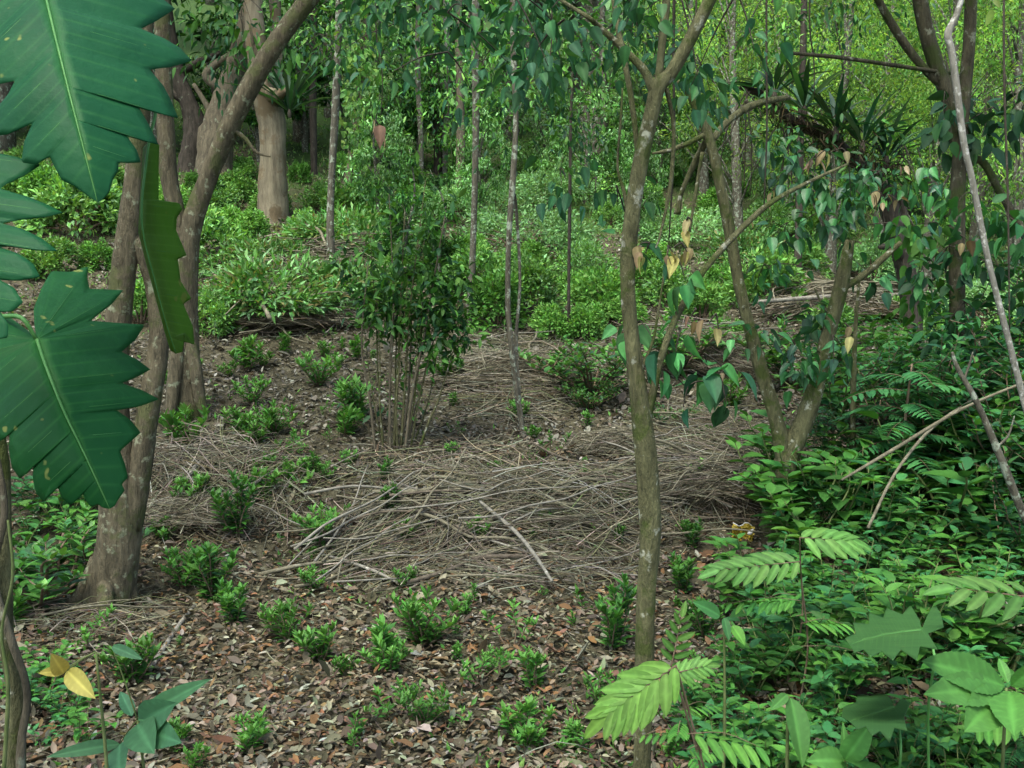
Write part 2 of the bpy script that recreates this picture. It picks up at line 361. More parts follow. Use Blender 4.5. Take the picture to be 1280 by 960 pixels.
# ------------------------------------------------------------------ shrubs and seedlings
class Kind:
    """a few prototypes of one kind of plant; the first use moves the prototype itself, later uses copy it"""
    def __init__(s, makers, lean=0.0): s.makers = makers; s.roots = {}; s.lean = lean
    def put(s, loc, height, label, cat, group=None, i=None, rot=None, sq=1.0):
        i = R.randrange(len(s.makers)) if i is None else i % len(s.makers)
        if i in s.roots: o = copy_tree(s.roots[i][0])
        else:
            o, h = s.makers[i](); s.roots[i] = (o, h)
        for k in ('label', 'category', 'group'):
            if k in o: del o[k]
        h = s.roots[i][1]; sc = height / h
        o.location = [float(v) for v in loc]; o.rotation_euler = (R.gauss(0, s.lean), R.gauss(0, s.lean), R.uniform(0, 6.28) if rot is None else rot); o.scale = (sc * sq, sc * sq, sc)
        return tag(o, label, cat, group)
def shrub_maker(name, seed, nst, H, spread, npl, Lf, asp, cols, tips, bare=.25, mat=None, tpl='lance', up=1.2, stem=M_TWIG, sr=.006, twigs=0, droop=.18):
    def make():
        r_ = np.random.default_rng(seed); root = empty(name, (0, 0, 0)); mb = MB(); lv = Leaves()
        for s in range(nst):
            a = r_.uniform(0, 6.28); tl = spread * math.sqrt(r_.random()); h = H * r_.uniform(.6, 1.0) * (1 - .35 * tl / (spread + .01))
            b0 = np.array([math.cos(a), math.sin(a), 0]) * .03 * H * r_.random(); o = np.array([math.cos(a), math.sin(a), 0])
            pts = np.array([b0 + [0, 0, -.04 * H], b0 + o * tl * H * .35 + [0, 0, h * .4], b0 + o * tl * H * .8 + [0, 0, h * .8], b0 + o * tl * H + [0, 0, h]])
            pts[1:3] += r_.normal(0, .025 * H, (2, 3)); C = mb.tube(pts, [sr, sr * .8, sr * .6, sr * .3], seg=5, k=4)
            paths = [(C, bare, 1.0)]
            for t in range(twigs):
                i0 = int(len(C) * r_.uniform(.3, .8)); dd = rdir(1, r_)[0]; dd[2] = abs(dd[2]) + .25
                q = np.array([C[i0], C[i0] + dd * H * .12, C[i0] + dd * H * .2 + [0, 0, H * .05]]); Q = mb.tube(q, [sr * .5, sr * .4, sr * .2], seg=4, k=3); paths.append((Q, .2, .55))
            for (Q, b_, fr) in paths:
                k = max(3, int(npl * fr)); t = b_ + (1 - b_) * (np.arange(k) + r_.random(k)) / k; ii = t * (len(Q) - 1)
                p = np.stack([np.interp(ii, np.arange(len(Q)), Q[:, c]) for c in range(3)], -1)
                ph = np.arange(k) * 2.4 + r_.random(k); el = up * (.35 + .65 * t ** 2) + r_.normal(0, .12, k)
                D = np.stack([np.cos(ph) * np.cos(el), np.sin(ph) * np.cos(el), np.sin(el)], -1)
                NN = np.stack([-np.cos(ph) * np.sin(el), -np.sin(ph) * np.sin(el), np.cos(el)], -1) + r_.normal(0, .25, (k, 3))
                sz = Lf * r_.uniform(.55, 1.1, k) * (1 - .35 * t ** 6)
                cc = pal(cols, k, r_); tp = pal(tips, k, r_); w = np.clip((t - .72) / .28, 0, 1)[:, None]; cc = cc * (1 - w) + tp * w
                lv.add(p, D, NN, sz, sz * asp, cc, droop)
        mb.build('stem', stem, root); lv.build('foliage', mat or M_LEAF, root, tpl)
        return root, H
    return make
SEED = Kind([shrub_maker('seedling_shrub', 100 + i, n, H, sp, k, Lf, .34, MID, MID[2:3] + BRIGHT[:3], b) for i, (n, H, sp, k, Lf, b) in enumerate([
    (8, .32, .45, 24, .09, .1), (6, .34, .32, 26, .09, .1), (11, .30, .6, 22, .085, .08), (5, .36, .25, 28, .095, .15), (7, .34, .5, 25, .10, .15), (12, .36, .5, 22, .085, .1), (2, .42, .2, 16, .10, .35), (3, .30, .8, 14, .10, .2), (4, .40, .45, 16, .075, .4)])], .14)
DSEED = Kind([shrub_maker('seedling_shrub', 130 + i, n, H, sp, k, Lf, .40, DARK[2:3] + MID, MID, b, mat=M_LEAF) for i, (n, H, sp, k, Lf, b) in enumerate([
    (10, .45, .35, 32, .09, .05), (13, .42, .45, 30, .09, .05), (7, .5, .3, 30, .09, .15)])])
BUSH = Kind([shrub_maker('leafy_bush', 160 + i, n, H, sp, k, Lf, .4, MID + BRIGHT[:2], BRIGHT, .08, twigs=2, sr=.008) for i, (n, H, sp, k, Lf) in enumerate([
    (14, .6, .62, 17, .085), (18, .55, .8, 16, .08), (12, .7, .5, 18, .09), (20, .6, .7, 15, .08)])])
DBUSH = Kind([shrub_maker('leafy_bush', 180 + i, n, H, sp, k, Lf, .38, MID + DARK[1:3], MID + BRIGHT[:1], .08, twigs=2, sr=.009, mat=M_GLOSS) for i, (n, H, sp, k, Lf) in enumerate([
    (14, .8, .5, 20, .10), (18, .7, .7, 18, .095)])])
def mound_maker(name, seed, rx, ry, rz, n, Lf, cols, asp=.45, tpl='tri', mat=None):
    def make():
        r_ = np.random.default_rng(seed); root = empty(name, (0, 0, 0)); lv = Leaves(); mb = MB()
        m_ = 40; c = rdir(m_, r_); c[:, 2] = np.abs(c[:, 2]); c *= r_.uniform(.35, .85, m_)[:, None] ** .5; cr_ = r_.uniform(.16, .30, m_)
        for j in range(10): mb.tube([(c[j, 0] * rx * .2, c[j, 1] * ry * .2, -.05), (c[j, 0] * rx * .5, c[j, 1] * ry * .5, c[j, 2] * rz * .6), c[j] * [rx, ry, rz]], [.02, .012, .004], seg=5, k=4)
        w = r_.integers(0, m_, n); o = rdir(n, r_) * (r_.random(n) ** .3)[:, None]
        P = (c[w] + o * cr_[w][:, None]) * [rx, ry, rz]; P[:, 2] = np.maximum(P[:, 2], .0)
        up_ = P / [rx, ry, rz]; D = o * .5 + up_ * .8 + r_.normal(0, .4, (n, 3)); NN = o * .8 + up_ * .5 + r_.normal(0, .25, (n, 3)) + [0, 0, .5]
        tint = np.exp(r_.normal(0, .16, m_))[w][:, None]
        sz = Lf * r_.uniform(.6, 1.2, n)
        lv.add(P, D, NN, sz, sz * asp, pal(cols, n, r_) * tint, .2)
        mb.build('stem', M_TWIG, root); lv.build('foliage', mat or M_LEAF, root, tpl)
        return root, rz * 1.15
    return make
MOUND = Kind([mound_maker('vine_thicket', 200, 1.0, .8, .8, 4600, .075, MINT), mound_maker('vine_thicket', 201, 1.3, .9, .75, 5200, .075, MINT), mound_maker('vine_thicket', 202, .8, .8, .9, 4400, .08, MINT + BRIGHT)])
FBUSH = Kind([mound_maker('field_bush', 210, .45, .42, .7, 3000, .085, MID[2:3] + BRIGHT, .45), mound_maker('field_bush', 211, .5, .5, .62, 3000, .08, BRIGHT, .45), mound_maker('field_bush', 212, .42, .42, .8, 2900, .085, MID[1:3] + BRIGHT[:1], .45), mound_maker('field_bush', 213, .5, .45, .6, 2900, .08, BRIGHT + MINT[:1], .45)])  # palettes brightened to stand in for open light on the field
def put_px(kind, px, py, hpx, label, cat, group=None, i=None, sq=1.0, rot=None):
    p = G(px, py); return kind.put(p - [0, 0, .01], hpx * p[1] / F, label, cat, group, i, rot, sq)

# ------------------------------------------------------------------ trees drawn from their outline in the photo
def px_path(pts, d):
    """(x, y, width[, depth offset]) in photo pixels -> 3D points and radii at depth d"""
    P, r = [], []
    for q in pts:
        dd = d + (q[3] if len(q) > 3 else 0); P.append(at(q[0], q[1], dd)); r.append(q[2] * dd / F / 2)
    return P, r
def clumps(lv, C, n, rad, Lf, asp, cols, hang=.6, jit=.18, droop=.2, size=(.6, 1.15)):
    C = np.atleast_2d(C)
    w = rng.integers(0, len(C), n); o = rdir(n) * (rng.random(n) ** .5)[:, None] * rad
    D = o / (rad if np.ndim(rad) == 0 else np.mean(rad)) + rdir(n) * .6; D[:, 2] -= hang
    NN = rdir(n) * .6 + [0, 0, .8]; sz = Lf * rng.uniform(*size, n)
    lv.add(C[w] + o, D, NN, sz, sz * asp, pal(cols, n, jit=jit), droop)
def grow(name, label, cat, trunk, d=None, bark=B_GREY, branches=(), group=None, roots=(), seg=12, rough=.06, crown=None, extra=None, flare=1.35):
    """trunk from its foot upwards; if d is None the foot stands where the photo shows it on the ground"""
    if d is None: d = float(G(trunk[0][0], trunk[0][1])[1])
    P, r = px_path(trunk, d)
    foot = np.array(P[0]); g = float(gh(foot[0], foot[1])); 
    if foot[2] > g + .03: P.insert(0, np.array([foot[0], foot[1], g - (.06 if d < 8 else .32)])); r.insert(0, r[0] * 1.15)
    else: P.insert(0, np.array([foot[0], foot[1], g - (.06 if d < 8 else .32)])); r.insert(0, r[0] * 1.05)
    base = np.array([P[0][0], P[0][1], g]); root = tag(empty(name, base), label, cat, group)
    r[0] *= flare
    mb = MB(); mb.tube(P, r, seg=seg, rough=rough, k=7)
    for rt in roots:
        Q, rr = px_path(rt, d); mb.tube(Q, rr, seg=7, rough=.1, k=5)
    mb.build('trunk', bark, root, base)
    for b in branches:
        Q, rr = px_path(b, d); mb = MB(); mb.tube(Q, rr, seg=8, rough=rough, k=6); mb.build('branch', bark, root, base)
    if crown: crown(root, base, d)
    return root, base, d
def crown_fn(items, mat=M_LEAF, tpl='ovate', name='crown', fold=.18, twigs=True, bark=B_DARK, up=None):
    """items: (x, y, depth offset, number, radius m, leaf length, aspect, colours, hang); up: real crown above the frame"""
    def fn(root, base, d):
        lv = Leaves(); mb = MB()
        for (x, y, dd, n, rad, Lf, asp, cols, hang) in items:
            c = at(x, y, d + dd); m_ = max(2, n // 14); sub = c + rdir(m_) * np.array([1, .8, .6]) * rad * rng.uniform(.3, 1, (m_, 1))
            clumps(lv, sub, n, rad * .45, Lf, asp, cols, hang)
            if twigs:
                for s in sub[:5]: mb.tube([c + [0, 0, rad * .4], (c + s) / 2 + [0, 0, rad * .25], s], [.0032, .0024, .0012], seg=4, k=5)
        if up:
            for (x, y, dd, n, rad, Lf, asp, cols, hang) in up:
                c = at(x, y, d + dd); m_ = 30; sub = c + rdir(m_) * np.array([1, 1, .55]) * rad * rng.uniform(.4, 1, (m_, 1))
                clumps(lv, sub, n, rad * .3, Lf, asp, cols, hang)
                for s in sub[:14]: mb.tube([c - [0, 0, rad * .5], (c + s) / 2, s], [.03, .02, .005], seg=5, k=4)
        lv.build(name, mat, root, tpl, fold, base)
        if mb.n: tag(mb.build('twigs', bark, root, base), kind='stuff')
    return fn

# the two stemmed tree at the left, its roots running into the bank
def left_crown(root, base, d):
    crown_fn([], up=[(120, -420, .3, 500, 1.5, .13, .45, MID, .5)], mat=M_LEAF)(root, base, d)
grow('broadleaf_tree', 'two stemmed grey brown tree with flared roots behind the big lobed leaves', 'tree',
     [(135, 758, 66), (143, 715, 59), (150, 640, 51), (143, 520, 36), (148, 410, 31), (158, 310, 28), (168, 215, 24), (178, 110, 21), (180, -20, 19), (170, -250, 15)], bark=B_LTAN, seg=16, rough=.09,
     branches=[[(160, 660, 34), (174, 590, 30), (186, 510, 28), (199, 430, 24, .05), (192, 365, 19, .05), (176, 315, 15), (166, 285, 10)]],
     roots=[[(125, 700, 24), (108, 735, 22), (88, 758, 18), (62, 774, 10)], [(160, 725, 20), (168, 760, 16), (172, 785, 9)], [(132, 730, 22, -.1), (132, 765, 20, -.2), (128, 790, 8, -.25)]], crown=left_crown)
grow('forked_tree', 'forked tree whose lichen spotted limb leans right across the upper left', 'tree',
     [(233, 520, 46), (232, 470, 37), (231, 400, 31), (233, 340, 29), (238, 290, 26), (249, 252, 24), (265, 210, 23), (298, 135, 24), (345, 55, 23), (395, -12, 22), (470, -110, 19)], bark=B_LTAN, seg=16, rough=.08,
     branches=[[(232, 345, 20), (228, 300, 22), (219, 260, 22), (210, 212, 21), (206, 120, 20), (203, 20, 19), (206, -110, 16)],
               [(286, 160, 8), (305, 172, 6), (320, 190, 4), (338, 196, 2)], [(330, 85, 7), (318, 60, 5), (312, 30, 3)]],
     roots=[[(231, 400, 16), (222, 440, 18, -.08), (216, 490, 17, -.14), (211, 530, 10, -.2)], [(232, 410, 16), (243, 455, 17, -.08), (250, 500, 15, -.1), (260, 530, 8, -.1)], [(232, 480, 20), (262, 520, 12, .05), (290, 532, 5, .1)]],
     crown=crown_fn([(300, 20, .4, 60, .5, .11, .45, MID, .5)], up=[(330, -330, 0, 700, 2.0, .14, .45, MID, .5)]))
grow('old_tree', 'stout pale trunk with ferns at its dark fork, on the upper left slope', 'tree',
     [(341, 275, 38), (341, 235, 35), (342, 190, 33), (340, 155, 32), (334, 132, 33), (326, 95, 26), (320, 50, 24), (314, -20, 22), (300, -120, 18)], bark=B_TAN, seg=14, rough=.12,
     branches=[[(338, 150, 26, .2), (344, 110, 18, .4), (346, 60, 15, .4), (343, -10, 14, .4), (340, -120, 12, .4)], [(330, 120, 20), (350, 118, 14, -.3), (356, 112, 8, -.4)]],
     crown=crown_fn([(300, 60, 0, 200, 1.2, .16, .3, DARK, .8)], up=[(310, -200, 0, 900, 3.4, .25, .4, MID, .5)]))
for i, (tr, lab) in enumerate([
    ([(268, 205, 46), (272, 165, 38), (284, 115, 30), (300, 65, 24), (312, 10, 20), (330, -60, 16)], 'gnarled leaning grey trunk behind the diagonal limb'),
    ([(240, 205, 34), (246, 165, 30), (236, 128, 22), (222, 95, 18), (214, 50, 14), (205, -20, 12)], 'dark twisted trunk left of the gnarled leaning one')]):
    grow('old_tree', lab, 'tree', tr, d=16.5 + .6 * i, bark=B_BROWN if i == 0 else B_DARK, group='old trees at the upper left', rough=.16,
         branches=[[(tr[2][0], tr[2][1], 14), (tr[2][0] - 26, tr[2][1] - 22, 11), (tr[2][0] + 8, tr[2][1] - 48, 9), (tr[2][0] + 40, tr[2][1] - 62, 6)],
                   [(tr[1][0], tr[1][1], 10), (tr[1][0] - 12, tr[1][1] - 30, 8), (tr[1][0] - 30, tr[1][1] - 60, 5)]],
         crown=crown_fn([(tr[-2][0], 20, 0, 260, 1.6, .2, .35, MID + DARK, .5)], up=[(tr[-1][0], -130, 0, 700, 3.0, .25, .4, MID, .5)]))

# slender trunks and lianas
slim = [
    ('slender_tree', 'thin straight pale trunk rising from the grassy brush heap', [(415, 352, 10), (413, 290, 10), (414, 235, 9), (419, 140, 10), (423, 40, 9), (425, -60, 8)], None, B_GREY),
    ('slender_tree', 'thin tan trunk standing right of the dark shrub clump', [(587, 405, 11), (590, 340, 9), (593, 250, 8), (595, 150, 9), (594, 60, 10), (596, -60, 9)], None, B_GREY),
    ('slender_tree', 'dim straight trunk left of the thin pale one, at the wood edge', [(393, 242, 8), (392, 180, 9), (391, 100, 9), (393, 0, 8), (394, -60, 8)], 17.5, B_DARK),
    ('slender_tree', 'short reddish brown trunk against the wood edge, left of centre', [(573, 268, 11), (574, 225, 10), (576, 180, 12), (575, 120, 10), (573, 40, 9), (574, -40, 8)], 15.5, B_BROWN),
    ('slender_tree', 'blackish twig thin sapling in the middle of the sunlit field', [(711, 424, 5), (711, 350, 4), (712, 270, 4.5), (713, 180, 4), (715, 90, 3)], None, B_DARK),
    ('slender_tree', 'thin bare sapling right of the Y shaped trunk', [(1068, 650, 9), (1066, 560, 8), (1067, 470, 7), (1070, 400, 5), (1075, 340, 3)], 6.2, B_MOSS),
    ('slender_tree', 'thin straight stem at the wood edge between the two slim trunks', [(527, 250, 6), (526, 170, 7), (522, 80, 7), (524, -30, 6)], 18, B_GREY),
    ('slender_tree', 'faint thin trunk behind the middle tree fork', [(752, 215, 6), (755, 130, 7), (752, 40, 7), (757, -30, 6)], 18.5, B_GREY),
    ('slender_tree', 'grey trunk at the wood edge right of the reddish brown one', [(557, 250, 7), (556, 160, 8), (558, 60, 8), (557, -30, 7)], 19, B_PALE),
    ('slender_tree', 'dark thin trunk behind the bromeliad limb', [(998, 300, 9), (1000, 200, 9), (1003, 100, 8), (1006, -30, 7)], 12, B_DARK),
]
TOPS = {423: [(420, 30), (455, 60), (380, 20), (470, 10), (400, 80)], 594: [(560, 20), (620, 5), (600, 75), (655, 45), (525, 50), (690, 25), (575, 120), (640, 110)], 715: [(715, 80), (745, 50), (690, 130), (780, 90), (730, 150), (660, 160)], 524: [(520, 60), (490, 110), (545, 120)], 757: [(755, 60), (790, 30), (820, 90), (760, 140)], 1006: [(960, 40), (1010, 30), (1060, 20), (920, 60)]}
for nm, lab, tr, d, bk in slim:
    dd0 = d or float(G(tr[0][0], tr[0][1])[1]); vis_items = [(x, y, rng.normal(0, .6), 190, .034 * dd0 + .35, .045 + .004 * dd0, .36, (DARK + MID if i_ % 3 else MID + BRIGHT), .5) for i_, (x, y) in enumerate(next((v for k, v in TOPS.items() if abs(k - tr[-1][0]) < 3), []))]
    grow(nm, lab, 'tree', tr, d=d, bark=bk, seg=8, rough=.05, group='slender trunks', flare=1.15, crown=crown_fn(vis_items, tpl='lance', up=[(tr[-1][0], -160 if (d or 10) > 15 else -260, 0, 220, 1.1 + .04 * (d or 8), .12 + .004 * (d or 8), .4, MID, .5)]))
grow('climbing_liana', 'wavy pale liana hanging down in front of the field at centre', 'liana',
     [(640, 602, 6, -.2), (652, 545, 8), (646, 490, 7), (640, 440, 7), (635, 380, 7), (636, 300, 7), (640, 240, 8), (645, 150, 7), (642, 70, 7), (640, -60, 6)], d=7.3, bark=B_GREY, seg=7, rough=.08, flare=1.0,
     branches=[[(652, 545, 6), (690, 575, 6, .1), (718, 598, 4, .15)], [(650, 500, 4), (645, 430, 5, .1), (650, 350, 4, .1), (645, 260, 4, .1), (641, 235, 4)]])
# vine covered trunk
def vines(items, Lf, cols):
    def fn(root, base, d):
        lv = Leaves()
        for (x0, y0, x1, y1, n_, w_) in items:
            t = rng.random(n_); P = np.array([at(x0 + (x1 - x0) * u + rng.normal(0, w_), y0 + (y1 - y0) * u, d + rng.normal(0, .3)) for u in t])
            D = rdir(n_) * .5 + [0, -.3, -.6]; s = Lf * rng.uniform(.5, 1.1, n_); lv.add(P, D, rdir(n_) * .5 + [0, -.6, .5], s, s * .6, pal(cols, n_), .2)
        lv.build('vine_leaves', M_THIN, root, 'ovate', base=base)
    return fn
grow('vine_covered_tree', 'leaning trunk wrapped in yellow green vine leaves, upper left of centre', 'tree',
     [(434, 236, 12), (441, 190, 12), (450, 120, 12), (455, 40, 11), (450, -60, 10)], d=15.5, bark=B_TAN, seg=8,
     crown=vines([(450, -40, 452, 90, 420, 14), (455, 60, 447, 190, 380, 11), (440, 100, 470, 260, 260, 12)], .13, YELG + BRIGHT))
grow('vine_covered_tree', 'dim trunk under a hanging curtain of vines, right of the yellow green one', 'tree',
     [(545, 245, 12), (548, 160, 12), (540, 60, 11), (545, -40, 10)], d=19, bark=B_DARK, seg=8,
     crown=vines([(545, -20, 560, 230, 420, 12), (520, 30, 512, 200, 300, 10), (585, 60, 580, 230, 300, 8)], .12, BLUEG + MID))

# the middle tree in front, its crown hanging over the top of the picture
HB = BEIGE
mid_items = []
for (x, y, n_) in [(470, 10, 26), (520, 25, 30), (560, 60, 26), (500, 60, 14), (600, 20, 26), (560, 110, 10), (640, 40, 20), (680, 30, 26), (705, 70, 18), (740, 20, 22), (770, 60, 10), (800, 30, 14), (850, 40, 12), (880, 70, 22), (870, 105, 14), (620, 90, 14), (700, 250, 8), (745, 265, 8), (770, 280, 8), (850, 20, 16), (920, 40, 12), (650, 10, 20)]:
    mid_items.append((x, y, rng.uniform(-.2, 1.8), int(n_ * 1.8), .30, .07, .5, DARK, .7))  # dark palette stands in for the silhouette shade of leaves overhead
for (x, y, n_) in [(812, 312, 5), (835, 315, 5), (852, 312, 4), (860, 280, 2), (470, 160, 3), (895, 400, 2), (870, 395, 2)]:
    mid_items.append((x, y, -.1, n_, .05, .064, .5, BEIGE, 1.8))
for (x, y, n_) in [(800, 420, 8), (850, 430, 10), (880, 460, 9), (860, 500, 6), (830, 480, 5), (845, 335, 6), (900, 490, 4)]:
    mid_items.append((x, y, .05, n_, .12, .095, .62, DARK + BLUEG, 1.2))
mtree = grow('broadleaf_tree', 'mossy pole like tree standing in the middle foreground, forking near the top', 'tree',
     [(800, 1010, 25), (803, 930, 24), (805, 850, 24), (808, 740, 25), (813, 660, 28), (805, 550, 27), (793, 450, 21), (785, 360, 18), (788, 285, 20), (800, 205, 20), (815, 140, 18), (823, 108, 20), (838, 92, 16), (862, 50, 16), (893, -12, 16), (940, -110, 13), (960, -260, 9)], d=3.1, bark=B_MOSS, seg=14, rough=.08,
     branches=[[(820, 122, 14), (806, 90, 11), (786, 68, 9), (752, 36, 7), (720, 12, 5), (640, -30, 3, .5), (560, -20, 2, .8)],
               [(822, 116, 13), (825, 82, 10), (829, 40, 10), (833, -20, 9), (820, -150, 6)],
               [(796, 225, 8), (797, 188, 7, .03), (787, 110, 7, .05), (774, 45, 7, .1), (764, -20, 6, .15)],
               [(788, 285, 6), (780, 240, 5), (772, 208, 3), (776, 150, 3), (778, 110, 2)],
               [(805, 535, 15), (814, 500, 11), (822, 465, 9), (832, 430, 9), (847, 393, 8, .05), (877, 342, 8, .1), (915, 298, 8, .15), (960, 256, 7, .2), (1010, 228, 5, .25), (1060, 205, 3, .3)],
               [(833, 110, 6), (842, 160, 5, .03), (838, 230, 5, .05), (826, 290, 3, .05), (820, 310, 2)],
               [(800, 465, 5), (815, 430, 4), (822, 395, 3), (835, 310, 2)]],
     crown=crown_fn(mid_items, tpl='heart_fine', up=[(720, -520, .5, 1100, 1.9, .11, .6, MID, .7)]))  # upper crown is out of view, enlarged to shade the foreground

# the Y shaped tree at the right and its drooping leaves
yit = []
for (x, y, n_) in [(985, 200, 16), (1020, 215, 18), (1060, 225, 16), (1100, 235, 16), (1150, 250, 12), (1010, 255, 14), (1040, 280, 14), (970, 180, 10), (1075, 265, 10), (1130, 205, 8), (985, 300, 8), (1110, 300, 8), (1040, 440, 10), (985, 440, 18), (960, 420, 10), (1010, 410, 10), (1060, 340, 10), (975, 350, 8), (1045, 400, 10), (990, 460, 12), (955, 350, 12)]:
    yit.append((x, y, rng.uniform(-.5, .3), int(n_ * 1.6), .24, .10, .52, BLUEG + DARK, .8))
for (x, y, n_) in [(1015, 205, 2), (1030, 195, 2), (1052, 192, 3), (1130, 205, 2), (1097, 245, 3), (1112, 250, 3), (1108, 232, 2), (970, 240, 2), (1056, 410, 2), (905, 470, 2), (1200, 300, 2)]:
    yit.append((x, y, -.5, n_, .07, .085, .5, BEIGE, 1.7))
grow('forked_tree', 'Y shaped tree with a curved mossy foot right of centre', 'tree',
     [(966, 660, 34), (973, 610, 32), (986, 570, 30), (1008, 520, 24), (1024, 465, 20), (1033, 425, 18), (1048, 372, 18), (1056, 335, 17), (1062, 300, 12)], bark=B_MOSS, seg=14, rough=.09,
     branches=[[(982, 580, 24), (970, 525, 20), (952, 465, 17), (938, 413, 16), (924, 355, 15), (914, 300, 14), (903, 245, 14), (888, 178, 13), (878, 150, 12), (862, 118, 9), (846, 102, 6)],
               [(888, 178, 9), (912, 150, 9, .1), (945, 130, 9, .2), (985, 122, 7, .4)], [(882, 168, 7), (858, 180, 6), (836, 188, 5), (815, 192, 3)],
               [(885, 172, 8), (868, 205, 8, .1), (852, 240, 6, .1), (846, 268, 9, .1)], [(1054, 360, 10), (1078, 345, 9), (1105, 322, 8), (1126, 303, 6)],
               [(1040, 395, 6), (1028, 380, 4), (1018, 360, 2)], [(878, 190, 5), (868, 250, 4), (862, 290, 3)]],
     crown=crown_fn(yit, tpl='heart_fine', mat=M_GLOSS, up=[(1000, -240, 0, 500, 1.5, .14, .5, MID, .6)]))

for i, (x0, x1, y1, d_, lab) in enumerate([(958, 955, 260, 5.5, 'thin vine hanging straight down left of the bromeliads'), (842, 836, 300, 4.5, 'dark vine hanging right of the middle tree fork'), (470, 476, 150, 9, 'thin vine hanging above the many stemmed shrub'), (690, 686, 130, 8, 'short vine hanging above the blackish sapling'), (1012, 1018, 120, 7.5, 'thin vine hanging behind the bromeliads'), (560, 566, 210, 13, 'thin vine hanging before the vine curtained trunk'), (870, 866, 95, 6, 'short vine hanging right of the middle tree'), (1255, 1262, 420, 5.2, 'thin vine hanging down the right edge')]):
    P = [at(x0 + R.uniform(-4, 4), -140, d_ + .1), at(x0, y1 * .2, d_), at(x0 * .4 + x1 * .6 + R.uniform(-5, 5), y1 * .6, d_), at(x1, y1, d_)]; mb = MB(); mb.tube(P, [.006, .006, .005, .003], seg=6, rough=.1, k=6)
    b = np.array(P[0]); o = mb.build('hanging_vine', B_DARK, None, b); o.location = b.tolist(); tag(o, lab, 'vine')
# limb with bromeliads
def limb_crown(root, base, d):
    lv = Leaves(); mb = MB()
    for x0, y0 in [(985, 150), (1010, 150), (1040, 165), (1070, 185), (1095, 195), (1115, 205), (965, 130), (1025, 175)]:
        c = at(x0, y0, d - .1); n_ = 70; o = rdir(n_) * rng.random((n_, 1)) * .22
        D = rdir(n_); D[:, 2] -= .9; lv.add(c + o, D, rdir(n_), rng.uniform(.08, .2, n_), .012, pal([(.03, .025, .014), (.05, .04, .02), (.03, .045, .014)], n_), .2)
    lv.build('hanging_roots', M_DRY, root, 'blade', base=base)
    l2 = Leaves()
    for x0, y0, n_ in [(960, 150, 50), (985, 190, 60), (1020, 200, 70), (1050, 215, 60), (1085, 230, 60), (1120, 250, 60), (1110, 180, 40), (940, 110, 40), (1060, 150, 30)]:
        clumps(l2, at(x0, y0, d - .2) + rdir(5) * .2, n_, .18, .10, .36, DARK + MID[:1], .5)
    l2.build('crown', M_LEAF, root, 'lance', base=base)
    for k in range(14):
        x0 = R.uniform(930, 1130); y0 = 110 + (x0 - 930) * .55; c = at(x0, y0, d - .1); e_ = c + np.array([R.gauss(0, .12), R.gauss(0, .1), -R.uniform(.3, 1.0)]); mb.tube([c, (c + e_) / 2 + [R.gauss(0, .06), 0, 0], e_], [.008, .006, .003], seg=4, k=4)
    tag(mb.build('hanging_twigs', B_DARK, root, base), kind='stuff')
_, _, dl = grow('broadleaf_tree', 'dark trunk whose leaning limb carries a row of bromeliads', 'tree',
     [(1141, 428, 26), (1139, 385, 23), (1132, 335, 24), (1120, 292, 22), (1110, 255, 22), (1096, 222, 17), (1066, 200, 16), (1030, 168, 17), (990, 152, 14), (960, 122, 10), (925, 108, 7)], d=9.5, bark=B_DARK, rough=.15,
     branches=[[(1128, 330, 12), (1122, 312, 10, -.1), (1100, 308, 7, -.2)], [(1120, 292, 12), (1130, 270, 9), (1124, 240, 6)]], crown=limb_crown)
def bromeliad(x, y, d, n_, Lf, label, seed):
    r_ = np.random.default_rng(seed); c = at(x, y, d); root = tag(empty('bromeliad', c), label, 'bromeliad', 'bromeliads on the limb')
    lv = Leaves(); a = r_.uniform(0, 6.28, n_); el = r_.uniform(.35, 1.35, n_)
    D = np.stack([np.cos(a) * np.cos(el), np.sin(a) * np.cos(el) * .7, np.sin(el)], -1); NN = np.stack([-np.cos(a) * np.sin(el), -np.sin(a) * np.sin(el), np.cos(el)], -1)
    s = Lf * r_.uniform(.6, 1.1, n_)
    lv.add(np.zeros((n_, 3)) + D * .03, D, NN, s, .055, pal([(.012, .05, .02), (.02, .065, .022), (.035, .075, .04)], n_, r_), .32)
    lv.build('leaf_rosette', M_LEAF, root, 'blade', .3)
    mb = MB(); mb.tube([(0, 0, -.08), (0, 0, -.02), (0, 0, .05)], [.02, .03, .012], seg=8); mb.build('root_ball', B_DARK, root)
bromeliad(968, 118, dl - .1, 16, .5, 'leftmost bromeliad, high on the dark leaning limb', 1)
bromeliad(1005, 138, dl - .15, 18, .52, 'second bromeliad from the left, with long arching leaves', 2)
bromeliad(1045, 165, dl - .2, 16, .5, 'bromeliad in the middle of the row on the dark limb', 3)
bromeliad(1078, 182, dl - .2, 15, .6, 'bromeliad with the tallest curved leaf, right of the row middle', 4)
bromeliad(1108, 200, dl - .15, 12, .55, 'lowest bromeliad, at the right end of the row', 5)
bromeliad(362, 140, float(G(341, 272)[1]) - .4, 40, 1.0, 'pale grassy fern clump on the fork of the stout pale trunk', 6)

